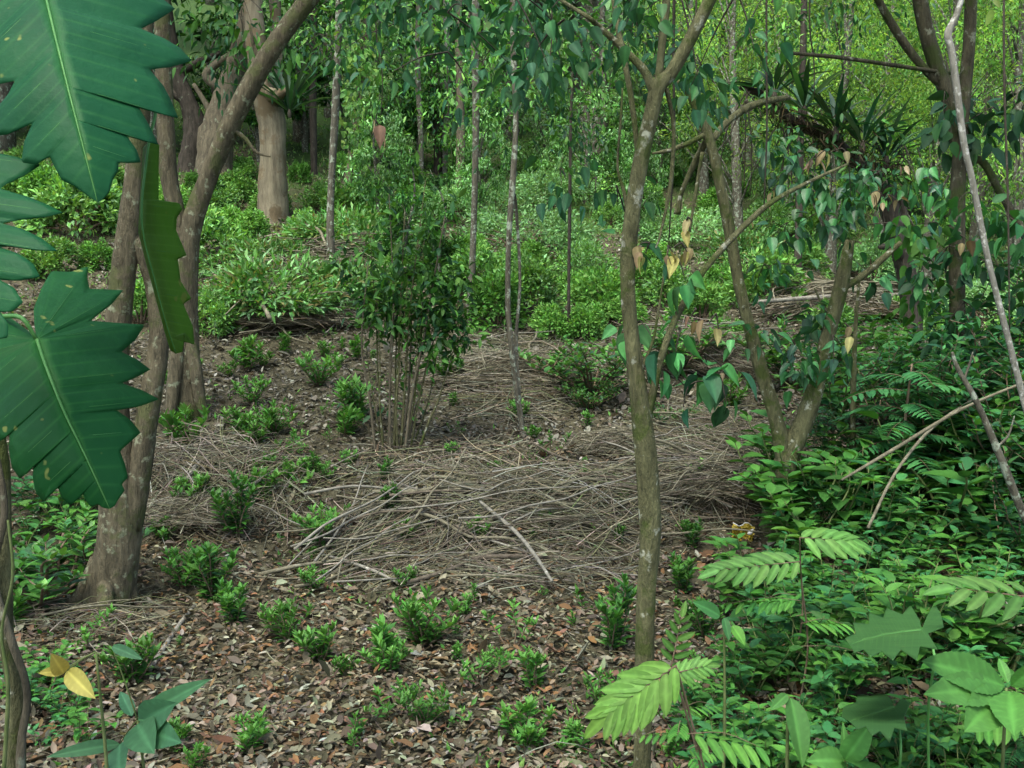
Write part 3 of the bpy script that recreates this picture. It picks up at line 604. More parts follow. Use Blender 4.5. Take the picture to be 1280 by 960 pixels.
# right hand trunks
grow('broadleaf_tree', 'tall brown trunk near the right edge with mossy upper limbs', 'tree',
     [(1196, 610, 27), (1197, 540, 24), (1197, 440, 20), (1196, 330, 19), (1197, 240, 18), (1203, 150, 16), (1211, 60, 14), (1216, -40, 14), (1230, -200, 11)], d=6.8, bark=B_DMOSS,
     branches=[[(1198, 190, 16), (1188, 130, 18), (1168, 75, 19), (1154, 20, 18), (1142, -50, 16)], [(1180, 110, 10), (1150, 80, 10), (1122, 42, 10), (1098, 0, 9), (1075, -50, 8)],
               [(1200, 215, 11), (1225, 200, 10), (1250, 240, 10), (1290, 310, 10)], [(1190, 92, 4), (1120, 82, 5, -.1), (1050, 72, 5, -.2), (985, 66, 4, -.2)]],
     crown=crown_fn([(1185, 330, -.2, 60, .3, .12, .5, DARK + BLUEG, .8), (1205, 400, -.2, 70, .3, .12, .5, DARK + BLUEG, .8), (1180, 470, -.2, 60, .28, .12, .5, BLUEG, .8), (1225, 350, -.1, 60, .35, .12, .5, DARK, .8), (1200, 530, -.3, 70, .3, .12, .5, BLUEG, .8), (1250, 420, -.3, 60, .4, .12, .5, DARK + BLUEG, .8), (1150, 350, .2, 50, .35, .11, .5, MID, .8), (1240, 160, 0, 60, .35, .14, .55, DARK, .8), (1180, 130, -.2, 16, .2, .13, .6, DARK, .9), (1250, 290, -.5, 40, .3, .14, .55, BLUEG, .8), (1210, 260, -.5, 20, .25, .14, .55, BLUEG, .8), (1170, 300, 0, 30, .3, .13, .55, MID, .8), (1260, 130, 0, 50, .35, .14, .5, DARK, .8)],
                    tpl='ovate', up=[(1210, -260, 0, 700, 1.9, .14, .45, YELG + MID, .5)]))
grow('slender_tree', 'white barked bent sapling near the right edge', 'tree',
     [(1320, 640, 9.3), (1290, 540, 8.5), (1262, 430, 7.6), (1240, 345, 7.6), (1226, 280, 7.6), (1214, 220, 7.6), (1205, 180, 8.5), (1196, 110, 8.5), (1189, 62, 8.5), (1185, 42, 9.3), (1196, 18, 7.6), (1206, -20, 6.8), (1215, -90, 6.0)], d=4.2, bark=B_PALE, seg=9, rough=.08, flare=1)
grow('slender_tree', 'grey leaning sapling reaching into the right edge', 'tree',
     [(1300, 690, 11.5), (1278, 640, 10.8), (1252, 575, 9.4), (1222, 505, 7.9), (1198, 462, 5.8), (1190, 440, 3.6)], d=4.4, bark=B_GREY, seg=9, rough=.08, flare=1,
     branches=[[(1205, 475, 3.6), (1212, 455, 2.9), (1216, 440, 1.4)], [(1245, 560, 3.6), (1260, 545, 2.9), (1268, 520, 1.4)]])

# ------------------------------------------------------------------ the wood behind
def wood_tree(name, seed, H, tr, crx, lo, n, Lf, cols, asp=.42, tpl='tri', mat=None, nc=46, bark=None, hang=.5):
    def make():
        r_ = np.random.default_rng(seed); root = empty(name, (0, 0, 0)); mb = MB()
        tp = [(0, 0, -.3), (r_.normal(0, .1), r_.normal(0, .1), H * .3), (r_.normal(0, .3), r_.normal(0, .3), H * .6), (r_.normal(0, .5), r_.normal(0, .5), H * .92)]
        C = mb.tube(tp, [tr * 1.3, tr, tr * .7, tr * .15], seg=8, rough=.06, k=5)
        cc = rdir(nc, r_) * r_.uniform(.45, 1, (nc, 1)) * [crx, crx, (H - lo) / 2] + [0, 0, (H + lo) / 2]
        for c in cc[:16]:
            k = int(np.clip((c[2] / H - .12), .15, .9) * (len(C) - 1)); b = C[k]; mb.tube([b, (b + c) / 2 + [0, 0, .2], c], [tr * .3, tr * .18, tr * .05], seg=5, k=3)
        cr_ = r_.uniform(.3, .95, nc) * crx * .42; w = r_.integers(0, nc, n); o = rdir(n, r_) * (r_.random(n) ** .4)[:, None]; o[:, 2] *= .7
        D = o * .6 + r_.normal(0, .6, (n, 3)); D[:, 2] -= hang; NN = o * .5 + r_.normal(0, .4, (n, 3)) + [0, 0, .7]
        s = Lf * r_.uniform(.55, 1.2, n); tint = np.exp(r_.normal(-.05, .42, nc))[w][:, None]  # tint per clump stands in for patches of light and shadow gaps
        lv = Leaves(); lv.add(cc[w] + o * cr_[w][:, None], D, NN, s, s * asp, pal(cols, n, r_) * tint, .2)
        mb.build('trunk', bark or B_GREY, root); lv.build('crown', mat or M_LEAF, root, tpl)
        return root, H
    return make
WOOD = Kind([wood_tree('forest_tree', 300, 11, .20, 2.3, 2.5, 4200, .26, MID), wood_tree('forest_tree', 301, 13, .24, 2.6, 4, 4600, .28, DARK + MID),
             wood_tree('forest_tree', 302, 9, .15, 2.0, 1.0, 5200, .2, MID + MINT), wood_tree('forest_tree', 303, 12, .2, 2.2, 1.5, 4400, .30, BLUEG + DARK)])
YWOOD = Kind([wood_tree('feathery_tree', 320, 7.5, .10, 1.9, .8, 7600, .105, YELG, asp=.35, mat=M_THIN, nc=60), wood_tree('feathery_tree', 321, 8.5, .11, 2.2, 1.4, 8200, .105, YELG + BRIGHT, asp=.35, mat=M_THIN, nc=60)])
UNDER = Kind([wood_tree('understory_tree', 340, 4.2, .06, 1.3, .3, 3600, .15, MID + MINT, nc=34), wood_tree('understory_tree', 341, 3.6, .05, 1.5, .2, 3600, .14, MINT + MID[2:3], nc=34), wood_tree('understory_tree', 342, 5.0, .07, 1.2, .4, 2600, .2, MID + DARK[1:3], nc=24)])
rows = [(21, 13, 2.4), (25, 14, 2.8), (31, 15, 3.5), (41, 16, 4.6), (56, 18, 6)]
for ri, (yy, cnt, stp) in enumerate(rows):
    for k in range(cnt):
        x = (k - (cnt - 1) / 2) * stp + R.uniform(-.9, .9); y = yy + R.uniform(-2, 2) + (.18 * abs(x) if x < 0 else 0) * (-1)
        h = R.uniform(8.5, 13)
        WOOD.put((x, y, gh(x, y)), h, ['tall leafy tree in the first row of the wood behind the field', 'tall leafy tree deeper in the wood, behind the first row', 'tall leafy tree deeper in the wood, behind the first row', 'leafy tree high on the wooded hill at the back', 'leafy tree high on the wooded hill at the back'][ri], 'tree',
                 ['first row trees of the wood', 'trees deeper in the wood', 'trees deeper in the wood', 'trees on the hill at the back', 'trees on the hill at the back'][ri], sq=R.uniform(.9, 1.2), i=(2 if (x > -1 and k % 3) else None))  # paler variant right of centre stands in for the glow there
for k in range(22):
    x = -11 + 22 * (k + R.uniform(-.3, .3)) / 21; y = 18.2 + R.uniform(-.8, 1.6)
    UNDER.put((x, y, gh(x, y)), R.uniform(1.4, 3.0), 'bushy low tree along the wood edge behind the field', 'tree', 'low trees along the wood edge', sq=R.uniform(.9, 1.3), i=2 if x < -1.5 and k % 4 else k % 2)  # glow along the wood edge put into paler variants on the right
for (px_, d_, h_) in [(925, 15.5, 5.2), (985, 17, 5.8), (1040, 14, 5.2), (1100, 16.5, 6), (1160, 13.5, 5.2), (1215, 15.5, 5.6), (1265, 12.5, 5.2), (1320, 14, 5.5), (880, 18, 5.6), (1010, 19, 6.5), (1130, 19, 6.5), (1240, 18.5, 6.5)]:
    c = at(px_, 300, d_); YWOOD.put((c[0], d_, gh(c[0], d_)), h_, 'feathery yellow green tree behind the trunks at the upper right', 'tree', 'feathery trees at the upper right')
for (px_, d_, h_, lab) in [(605, 14.5, 1.8, 'bushy sapling behind the slim tan trunk'), (505, 11.8, 1.7, 'dark leafy sapling rising behind the many stemmed shrub'), (548, 11.4, 1.5, 'second dark leafy sapling, right of the one behind the many stemmed shrub'), (475, 14.5, 2.0, 'pale leafy sapling right of the vine wrapped trunk'), (800, 15, 1.6, 'leafy sapling in the field behind the middle trunk')]:
    c = at(px_, 330, d_); UNDER.put((c[0], d_, gh(c[0], d_)), h_, lab, 'sapling', sq=.8, i=2 if 'dark' in lab else 0)
SHADE_CANOPY = Kind([wood_tree('added_shade_tree', 360, 9.5, .2, 3.0, 4.6, 3600, .2, MID + DARK, nc=60), wood_tree('added_shade_tree', 361, 10.5, .22, 3.3, 5.2, 3800, .2, MID, nc=60)])  # unseen trees added around the camera to shade the foreground
for x_, y_, h_, lab in [(-3.6, -2.2, 9.5, 'unseen canopy tree added for shade behind the viewpoint on the left'), (2.6, -3.0, 10, 'unseen canopy tree added for shade behind the viewpoint on the right'), (5.6, 2.6, 9.5, 'unseen canopy tree added for shade beside the viewpoint on the right'), (-5.2, 3.2, 9.5, 'unseen canopy tree added for shade beside the viewpoint on the left'), (.2, -6.5, 11, 'unseen canopy tree added for shade farthest behind the viewpoint')]:
    SHADE_CANOPY.put((x_, y_, gh(x_, y_)), h_, lab, 'tree')
# ------------------------------------------------------------------ bushes in the field
mounds = [(655, 312, 55, 'big pale green vine thicket left of centre in the sunlit field'), (728, 348, 48, 'low wide vine thicket under the middle of the sunlit field'), (618, 268, 44, 'vine thicket beside the reddish brown trunk'), (690, 262, 50, 'vine thicket in the field behind the big pale one'),
          (745, 250, 60, 'tall vine thicket just left of the middle trunk'), (850, 300, 42, 'vine thicket seen just right of the middle trunk'), (965, 290, 42, 'vine thicket between the right hand forks'), (1090, 350, 50, 'vine thicket behind the dark bromeliad trunk'), (560, 275, 45, 'vine thicket left of the reddish brown trunk'), (1240, 400, 60, 'vine thicket low at the right edge of the field'), (1010, 330, 36, 'small vine thicket behind the Y shaped tree')]
for x_, y_, h_, lab in mounds: put_px(MOUND, x_, y_, h_ * 1.25, lab, 'thicket', 'vine thickets in the field')
fb = [(688, 419, 34, 'small round bush on bare soil at the field foot, left of its twin'), (733, 420, 40, 'small round bush on bare soil at the field foot, right of its twin'), (757, 392, 55, 'upright bush just left of the middle trunk, in the field'), (731, 378, 34, 'small bush behind the twin round bushes'), (712, 366, 26, 'smallest round bush behind the twin round bushes'),
      (661, 384, 52, 'dense dark bush behind the pale liana'), (620, 405, 66, 'leafy bush between the tan trunk and the pale liana'), (602, 368, 52, 'leafy bush touching the slim tan trunk'), (662, 338, 36, 'small bush in front of the big pale vine thicket'), (875, 404, 46, 'bright bush under the beige hanging leaves'), (832, 378, 44, 'bright bush right of the middle trunk'), (805, 365, 40, 'bright bush touching the middle trunk on its right'),
      (957, 385, 60, 'leafy bush right of the left fork of the Y tree'), (1000, 352, 42, 'bright bush behind the right fork of the Y tree'), (560, 355, 60, 'shaded bush behind the many stemmed shrub'), (268, 416, 44, 'round bush on the left slope above the bare soil'), (264, 336, 62, 'tall bush beside the diagonal limb'), (176, 402, 46, 'yellowish bush seen between the two left trunks'),
      (288, 292, 32, 'bush left of the stout pale trunk'), (316, 296, 32, 'dark bush at the left foot of the stout pale trunk'), (382, 298, 30, 'bush at the right foot of the stout pale trunk'), (432, 276, 46, 'dark bush behind the thin straight pale trunk'), (95, 290, 70, 'bush at the left edge above the lowest lobed leaf'), (60, 270, 60, 'bush at the left edge next to the finger lobed leaf'), (296, 250, 30, 'bush behind the diagonal limb, upper slope'), (270, 262, 34, 'small bush under the gnarled trunks'), (402, 262, 28, 'bush between the stout pale trunk and the thin one')]
for x_, y_, h_, lab in fb: put_px(FBUSH, x_, y_, h_ * 1.3, lab, 'bush', 'bushes in the field', sq=1.0)
for x_, y_, h_ in [(640, 350, 44), (780, 405, 40), (900, 365, 46), (915, 425, 36), (1035, 415, 46), (590, 325, 42), (475, 335, 46), (505, 350, 46), (820, 330, 36), (1110, 405, 46), (1170, 425, 50), (1215, 390, 56), (1265, 435, 56), (225, 300, 36), (120, 335, 46), (70, 345, 56), (205, 352, 40), (455, 372, 40)]:
    put_px(FBUSH, x_, y_, h_ * .95, 'leafy green bush among the scattered ones at the foot of the sunlit field', 'bush', 'scattered bushes at the field foot', sq=1.1)
bx = 0; placed = [(a_[0], a_[1]) for a_ in fb] + [(a_[0], a_[1]) for a_ in mounds]; tries = 0
while bx < 44 and tries < 3000:
    tries += 1
    x_, y_ = R.uniform(20, 1270), R.choice([R.uniform(215, 262), R.uniform(225, 300)])
    if min(math.hypot(x_ - q[0], (y_ - q[1]) * 1.8) for q in placed) < 46 or (x_ < 470 and y_ > 282): continue
    p = G(x_, y_); placed.append((x_, y_))
    FBUSH.put(p, R.uniform(.3, .7), 'small bright bush among many on the far slope below the wood', 'bush', 'small bushes on the far slope'); bx += 1

GRASSY = Kind([mound_maker('grassy_mound', 230, .85, .6, .42, 4200, .085, MINT + MID + [(.16, .17, .06)], .3), mound_maker('grassy_mound', 231, .7, .7, .4, 4000, .08, MINT + MID + [(.16, .17, .06)], .3)])
for x_, y_, h_, lab in [(345, 385, 52, 'grass grown heap on the left slope, nearest of four'), (420, 385, 46, 'grass grown heap right of the nearest one on the left slope'), (330, 345, 36, 'grass grown heap behind the nearest one on the left slope'), (440, 310, 40, 'grass grown heap right of the thin straight pale trunk'), (940, 335, 36, 'grass grown heap right of the left fork of the Y tree')]:
    put_px(GRASSY, x_, y_, h_ * 1.45, lab, 'grass heap')
def brush_maker(seed, rx, ry, rz, n):
    def make():
        r_ = np.random.default_rng(seed); root = empty('brush_heap', (0, 0, 0)); lv = Leaves(); mb = MB()
        a = r_.uniform(0, 6.28, n); q = np.sqrt(r_.random(n)) * .95; h = (1 - q ** 2) * r_.random(n) ** .6 * rz
        P = np.stack([np.cos(a) * q * rx, np.sin(a) * q * ry, h], -1); th = r_.normal(.2, .9, n)
        D = np.stack([np.cos(th), np.sin(th) * .8, r_.normal(0, .22, n) - .25 * q * np.sign(np.cos(th) * np.cos(a))], -1); s = r_.uniform(.18, .5, n) * rx
        lv.add(P - D * s[:, None] * .5, D, rdir(n, r_), s, r_.uniform(.006, .014, n) * rx, pal([(.10, .096, .062), (.15, .145, .10), (.06, .055, .035), (.20, .195, .145), (.08, .072, .045)], n, r_), r_.normal(0, .12, n))
        for k in range(26):
            t = r_.normal(.2, .9); c = np.array([r_.normal(0, .35) * rx, r_.normal(0, .3) * ry, rz * r_.uniform(.25, .85)]); d = np.array([math.cos(t), math.sin(t) * .8, r_.normal(0, .12)]) * rx * r_.uniform(.3, .7); b = np.array([r_.normal(0, .08), r_.normal(0, .08), .12]) * rx
            mb.tube([c - d, c + b, c + d], np.array([.0055, .0075, .0035]) * rx, seg=6, rough=.08, k=5)
        lv.build('brush', M_DRY, root, 'blade'); mb.build('branches', M_STICK, root)
        return root, rz
    return make
BRUSH = Kind([brush_maker(500, 1.0, .8, .5, 2600), brush_maker(501, 1.3, .8, .45, 3000), brush_maker(502, .9, .7, .55, 2400)])
for x_, y_, h_, sq_, lab in [(350, 402, 34, 1.3, 'grass topped heap of dry brush on the left slope'), (425, 352, 30, 1.3, 'heap of dry brush at the foot of the thin straight pale trunk'), (300, 330, 26, 1.3, 'low brush heap beside the tall bush by the diagonal limb'), (880, 458, 46, 1.2, 'heap of arched dry brush right of the middle trunk'), (1030, 390, 34, 1.4, 'pale brush heap behind the Y shaped tree'), (630, 470, 34, 1.7, 'brush heap right of the many stemmed shrub'), (770, 560, 24, 1.2, 'tangled brush heap just left of the middle trunk'), (890, 605, 30, 1.4, 'tangled brush heap between the middle trunk and the Y tree'), (245, 640, 28, 1.5, 'tangled brush heap on the left bank'), (960, 345, 24, 1.4, 'small brush heap beyond the Y tree, in the field')]:
    put_px(BRUSH, x_, y_, h_, lab, 'brush heap', sq=sq_, rot=R.uniform(-.5, .5))
# ------------------------------------------------------------------ seedlings on the near slope
S, D_ = SEED, DSEED
seeds = [(S, 310, 942, 60, 'small leafy seedling at the bottom edge left of centre'), (S, 441, 928, 58, 'slim upright seedling on open litter near the bottom'), (S, 497, 878, 48, 'left one of two touching seedlings above the slim upright one'), (S, 532, 906, 60, 'right one of two touching seedlings, lower and larger'),
         (S, 236, 972, 50, 'seedling cut off by the bottom edge at the left'), (S, 655, 934, 66, 'yellowish seedling near the bottom, left of the pale compound leaf'), (S, 600, 850, 72, 'tall pale seedling beside the loose twin group'), (S, 640, 815, 74, 'tallest seedling of the loose twin group at bottom centre'), (S, 668, 864, 62, 'lower right seedling of the loose twin group'),
         (S, 484, 832, 76, 'thin tall seedling left of the dense rounded one'), (S, 527, 806, 74, 'dense rounded seedling below the main brush pile'), (S, 400, 826, 60, 'narrow seedling right of the bushy one on the left litter'), (S, 433, 846, 36, 'tiny seedling beside the narrow one'), (S, 362, 802, 62, 'bushy bright seedling on the left litter'),
         (D_, 293, 780, 68, 'dark seedling at the foot of the left bank'), (S, 590, 758, 42, 'small seedling at the lower edge of the main brush pile'), (S, 714, 788, 36, 'small pale seedling left of the dark conical shrub'), (D_, 765, 814, 108, 'dark green conical shrub just left of the middle trunk'), (D_, 268, 750, 80, 'leggy dark seedling on the left bank'), (S, 232, 735, 62, 'leggy seedling left of the other leggy one on the bank'),
         (D_, 296, 672, 92, 'tall dark narrow seedling on top of the left bank'), (S, 397, 682, 58, 'seedling among the sticks left of the main brush pile'), (S, 484, 640, 46, 'round bright seedling above the main brush pile'), (S, 390, 738, 34, 'small seedling at the left tip of the main brush pile'), (S, 365, 606, 36, 'sparse seedling above the left brush'),
         (S, 236, 560, 56, 'round seedling at the foot of the forked tree'), (S, 344, 542, 42, 'sparse seedling on the bare left slope'), (S, 398, 482, 48, 'seedling in the middle of the bare left slope'), (S, 308, 464, 48, 'bright round seedling high on the bare left slope'), (S, 428, 536, 32, 'small seedling left of the many stemmed shrub'),
         (S, 695, 574, 46, 'seedling beside the fork of the pale liana'), (D_, 865, 684, 44, 'dark seedling left of the yellow wrapper'), (D_, 853, 740, 58, 'dark seedling right of the middle trunk'), (S, 752, 884, 56, 'small seedling behind the pale compound leaf'), (S, 112, 806, 62, 'seedling in front of the left tree roots'), (S, 163, 852, 72, 'pale seedling right of the one at the left roots'),
         (S, 60, 880, 60, 'seedling by the yellow leaf at the lower left'), (S, 420, 555, 30, 'tiny sprout below the small seedling by the many stemmed shrub'), (S, 447, 522, 62, 'thin seedling touching the many stemmed shrub on its left'), (D_, 565, 484, 44, 'dark seedling right of the many stemmed shrub'), (S, 567, 548, 26, 'tiny dim seedling right of the many stemmed shrub base'), (D_, 480, 600, 34, 'dim seedling under the many stemmed shrub'),
         (S, 880, 560, 30, 'tiny seedling in the right brush pile'), (S, 905, 615, 32, 'small seedling in the right brush pile near the yellow wrapper'), (S, 915, 510, 44, 'seedling behind the right brush pile'), (D_, 880, 800, 60, 'dark seedling right of the middle trunk foot'), (S, 720, 940, 46, 'seedling at the bottom left of the pale compound leaf'), (S, 20, 790, 60, 'seedling at the left edge below the dark bush'), (S, 510, 735, 30, 'tiny seedling at the left lower rim of the main brush pile'), (S, 960, 740, 60, 'seedling right of the middle trunk among the undergrowth')]
for K_, x_, y_, h_, lab in seeds: put_px(K_, x_, y_, h_ * 1.12, lab, 'seedling', 'seedlings on the near slope')
for x_, y_, h_, lab in [(740, 494, 76, 'big dark leafy bush just left of the middle trunk, mid slope'), (735, 512, 40, 'small leafy bush at the foot of the big dark one'), (48, 760, 130, 'dark leafy bush at the left edge below the lobed leaves'), (850, 470, 70, 'dark leafy bush right of the middle trunk, mid slope'), (990, 486, 80, 'dark leafy bush inside the fork of the Y tree'), (830, 540, 40, 'low dark bush behind the middle trunk')]:
    put_px(DBUSH, x_, y_, h_ * 1.15, lab, 'bush', sq=1.55)
sp = 0
while sp < 84:
    x_, y_ = R.uniform(180, 900), R.uniform(430, 950) if sp % 2 else R.uniform(430, 700); p = G(x_, y_)
    SEED.put(p, R.uniform(.07, .19), 'tiny seedling among many scattered over the near slope', 'seedling', 'tiny seedlings scattered over the near slope'); sp += 1

for k in range(26):
    p = G(R.uniform(195, 460), R.uniform(425, 650)); SEED.put(p, R.uniform(.12, .3), 'small seedling on the left slope between the forked tree and the many stemmed shrub', 'seedling', 'seedlings on the left slope')
for k in range(16):
    x_ = R.choice([-1, 1]) * R.uniform(7.5, 13); y_ = R.uniform(7, 17); FBUSH.put((x_, y_, gh(x_, y_)), R.uniform(.4, .8), 'leafy bush on the slope beyond the side edges of the picture', 'bush', 'bushes beyond the side edges')
for x_, y_ in [(-10, 13), (-12, 17), (-9, 8.5), (11, 12), (13, 16), (10, 8)]:
    WOOD.put((x_, y_, gh(x_, y_)), R.uniform(7, 9), 'leafy tree standing beyond the side edges of the picture', 'tree', 'trees beyond the side edges')
# many stemmed shrub
def multistem():
    b0 = G(505, 560); d = float(b0[1]); root = tag(empty('multi_stemmed_shrub', b0), 'tall many stemmed shrub with dark leaves on bare tan stems', 'shrub'); lv = Leaves()
    st = [(470, 565, 452, 430, 460, 330), (480, 560, 475, 450, 470, 360), (478, 555, 462, 470, 455, 400), (488, 565, 487, 450, 492, 380), (492, 560, 495, 440, 500, 330), (497, 560, 500, 450, 510, 350), (500, 565, 512, 470, 515, 380), (505, 566, 525, 430, 530, 300), (507, 566, 520, 460, 522, 400), (510, 562, 530, 470, 545, 380), (515, 560, 540, 480, 552, 400), (512, 555, 536, 450, 560, 350), (485, 550, 492, 380, 486, 235), (500, 550, 512, 390, 532, 225), (492, 556, 500, 400, 506, 262), (505, 560, 530, 420, 556, 270), (480, 556, 470, 400, 462, 290), (520, 556, 548, 500, 566, 440)]
    for k, s in enumerate(st):
        dd = d + R.uniform(-.15, .15); g0 = at(s[0], s[1], dd); g0[2] = gh(g0[0], g0[1]) - .03
        P = [g0, at((s[0] + s[2]) / 2 + R.uniform(-3, 3), (s[1] + s[3]) / 2, dd), at(s[2], s[3], dd), at(s[4], s[5], dd)]
        mb = MB(); r0 = R.uniform(.006, .0125); mb.tube(P, [r0, r0 * .85, r0 * .65, r0 * .3], seg=6, rough=.06); mb.build('stem', B_MOSS if k % 3 else B_BROWN, root, b0)
        top = at(s[4], s[5], dd)
        n_ = 46 if s[5] > 310 else 34
        clumps(lv, top + rdir(4) * [.16, .16, .18] + [0, 0, -.03], n_, .11, .085, .4, MID + DARK[1:3], .1)
    for (x_, y_, n_) in [(530, 400, 240), (505, 375, 200), (545, 425, 160), (550, 380, 170), (470, 385, 110), (490, 400, 120), (525, 360, 170), (555, 345, 120), (480, 365, 70), (540, 440, 90), (520, 310, 70), (500, 300, 50), (470, 490, 30), (490, 520, 25)]:
        clumps(lv, at(x_, y_, d) + rdir(6) * [.17, .25, .17], int(n_ * .72), .1, .085, .4, MID + DARK[1:3], .1)
    lv.build('foliage', M_LEAF, root, 'lance', base=b0)
multistem()

# ------------------------------------------------------------------ cut sticks and brush piles
def stick_proto(i):
    r_ = np.random.default_rng(700 + i); mb = MB(); bend = r_.uniform(.03, .16) * (1 if i % 3 else 1.6); t = np.linspace(-.5, .5, 7)
    P = np.stack([t, bend * (.25 - t ** 2) * 2 + r_.normal(0, .012, 7), r_.normal(0, .012, 7)], -1); r0 = r_.uniform(.003, .0058) if i % 4 else r_.uniform(.0075, .011)
    mb.tube(P, r0 * np.linspace(1.15, .55, 7), seg=6, rough=.08, k=3)
    if i % 2 == 0:
        k = r_.integers(2, 5); e_ = P[k] + np.array([.16, r_.choice([-1, 1]) * .12, .05]); mb.tube([P[k], (P[k] + e_) / 2 + [0, 0, .01], e_], [r0 * .6, r0 * .5, r0 * .3], seg=5, k=3)
    return mk_mesh('fallen_stick', np.vstack(mb.v), mb.f, [M_STICK, M_STICK2, M_STICK3, M_STICK][i % 4])
SP = [stick_proto(i) for i in range(16)]
def lay(p, yaw, length, lift, tilt=None):
    """a stick lying on the slope: follows the ground between its two ends"""
    dx, dy = math.cos(yaw) * length / 2, math.sin(yaw) * length / 2
    z0, z1 = float(gh(p[0] - dx, p[1] - dy)), float(gh(p[0] + dx, p[1] + dy))
    o = bpy.data.objects.new('fallen_stick', R.choice(SP)); COL.objects.link(o)
    o.location = (p[0], p[1], max((z0 + z1) / 2, float(gh(p[0], p[1]))) + lift)
    o.rotation_euler = (R.choice([0, math.pi]) + R.gauss(0, .3), -math.atan2(z1 - z0, length) + (R.gauss(0, .11) if tilt is None else tilt), yaw)
    o.scale = (length,) * 3
    return o
piles = [  # cx, cy, rx, ry, individuals, loose twigs, yaw mean, yaw spread, length, mound height, name
    (690, 640, 190, 45, 70, 760, .0, .28, (.6, 1.7), .16, 'main brush pile across the middle'),
    (500, 680, 95, 55, 40, 380, .75, .35, (.5, 1.4), .12, 'left fan of the main brush pile'),
    (660, 715, 150, 30, 22, 250, 0, .6, (.4, 1.2), .04, 'lower rim of the main brush pile'),
    (270, 610, 130, 60, 34, 600, 0, 1.6, (.4, 1.1), .2, 'tangle of sticks on the left bank'),
    (640, 475, 85, 55, 22, 800, .1, 1.0, (.5, 1.2), .12, 'tangle of sticks behind the many stemmed shrub'),
    (880, 575, 80, 60, 30, 700, -.3, .8, (.5, 1.3), .2, 'stick heap right of the middle trunk'),
    (350, 385, 80, 34, 18, 700, 0, .7, (.7, 1.6), .45, 'grassy brush heap on the left'),
    (420, 330, 65, 22, 14, 420, 0, .8, (.8, 1.8), .3, 'brush heap by the thin straight pale trunk'),
    (870, 440, 60, 28, 14, 420, 0, .5, (.7, 1.5), .25, 'arched sticks behind the middle trunk'),
    (1030, 370, 55, 22, 10, 200, .5, .9, (.8, 1.6), .2, 'pale sticks behind the Y tree'),
    (100, 780, 110, 28, 12, 160, .1, .5, (.5, 1.1), .05, 'sticks around the left tree roots'),
    (560, 590, 130, 40, 10, 500, .5, 1.6, (.3, .8), .03, 'twigs between the shrub and the main pile'),
    (1200, 520, 80, 50, 6, 120, .4, .7, (.6, 1.4), .2, 'sticks among the right undergrowth')]
tw = MB()
def loose(p, yaw, length, lift, rad):
    dx, dy = math.cos(yaw) * length / 2, math.sin(yaw) * length / 2; bz = R.gauss(0, .05)
    a = np.array([p[0] - dx, p[1] - dy, 0]); b = np.array([p[0] + dx, p[1] + dy, 0]); m_ = (a + b) / 2 + np.array([-dy, dx, 0]) * R.gauss(0, .25)
    for q in (a, m_, b): q[2] = gh(q[0], q[1]) + max(.004, lift + R.gauss(0, .025))
    return np.array([a, m_, b]), rad
paths = []
for (cx, cy, rx, ry, ni, nl, yw, ys, ln, mh, nm) in piles:
    for k in range(ni + nl):
        a = R.uniform(0, 6.28); q = math.sqrt(R.random()) if k >= ni else math.sqrt(R.random()) * .9
        p = G(cx + rx * q * math.cos(a), cy + ry * q * math.sin(a)); sc_ = (p[1] / 6.0) ** .5
        yaw = yw + R.gauss(0, ys); lift = mh * 1.15 * (1 - q * q) * R.random() + .015
        if k < ni: tag(lay(p, yaw, R.uniform(*ln) * sc_, lift), 'bare cut stick lying in the ' + nm, 'stick', 'sticks of the ' + nm)
        else: paths.append(loose(p, yaw + R.gauss(0, .25 if R.random() < .6 else .9), R.uniform(.2, .75) * sc_, lift, R.uniform(.0016, .0042) * sc_))
for k in range(700):
    p = G(R.uniform(0, 1280), R.uniform(430, 960)); paths.append(loose(p, R.uniform(0, 6.28), R.uniform(.08, .35), .01, R.uniform(.001, .003)))
n_ = len(paths); PA = np.array([catmull(p, 2) for p, r in paths]); RA = np.array([r for p, r in paths])           # n,5,3
T = np.gradient(PA, axis=1); T /= np.linalg.norm(T, axis=2)[:, :, None] + 1e-9
U_ = np.cross(T, [0, 0, 1.0]); U_ /= np.linalg.norm(U_, axis=2)[:, :, None] + 1e-9; W_ = np.cross(T, U_)
ang = np.array([0, 2.094, 4.189]); taper = np.array([1, .95, .85, .7, .4])
V = PA[:, :, None, :] + (np.cos(ang)[None, None, :, None] * U_[:, :, None, :] + np.sin(ang)[None, None, :, None] * W_[:, :, None, :]) * (RA[:, None] * taper[None])[:, :, None, None]
ns, sg = PA.shape[1], 3; f = np.array([(i * sg + j, i * sg + (j + 1) % sg, (i + 1) * sg + (j + 1) % sg, (i + 1) * sg + j) for i in range(ns - 1) for j in range(sg)])
FA = (f[None] + (np.arange(n_) * ns * sg)[:, None, None]).reshape(-1, 4)
cc = np.repeat(pal([(.105, .10, .064), (.145, .14, .096), (.062, .058, .037), (.20, .195, .142), (.115, .118, .062), (.075, .07, .043)], n_, jit=.25), ns * sg, axis=0)
tag(link('twig_litter', mk_mesh('twig_litter', V.reshape(-1, 3), (FA.ravel(), np.full(len(FA), 4)), M_DRY, cc)), 'countless thin dead twigs tangled over the slope and brush piles', 'twigs', kind='stuff')

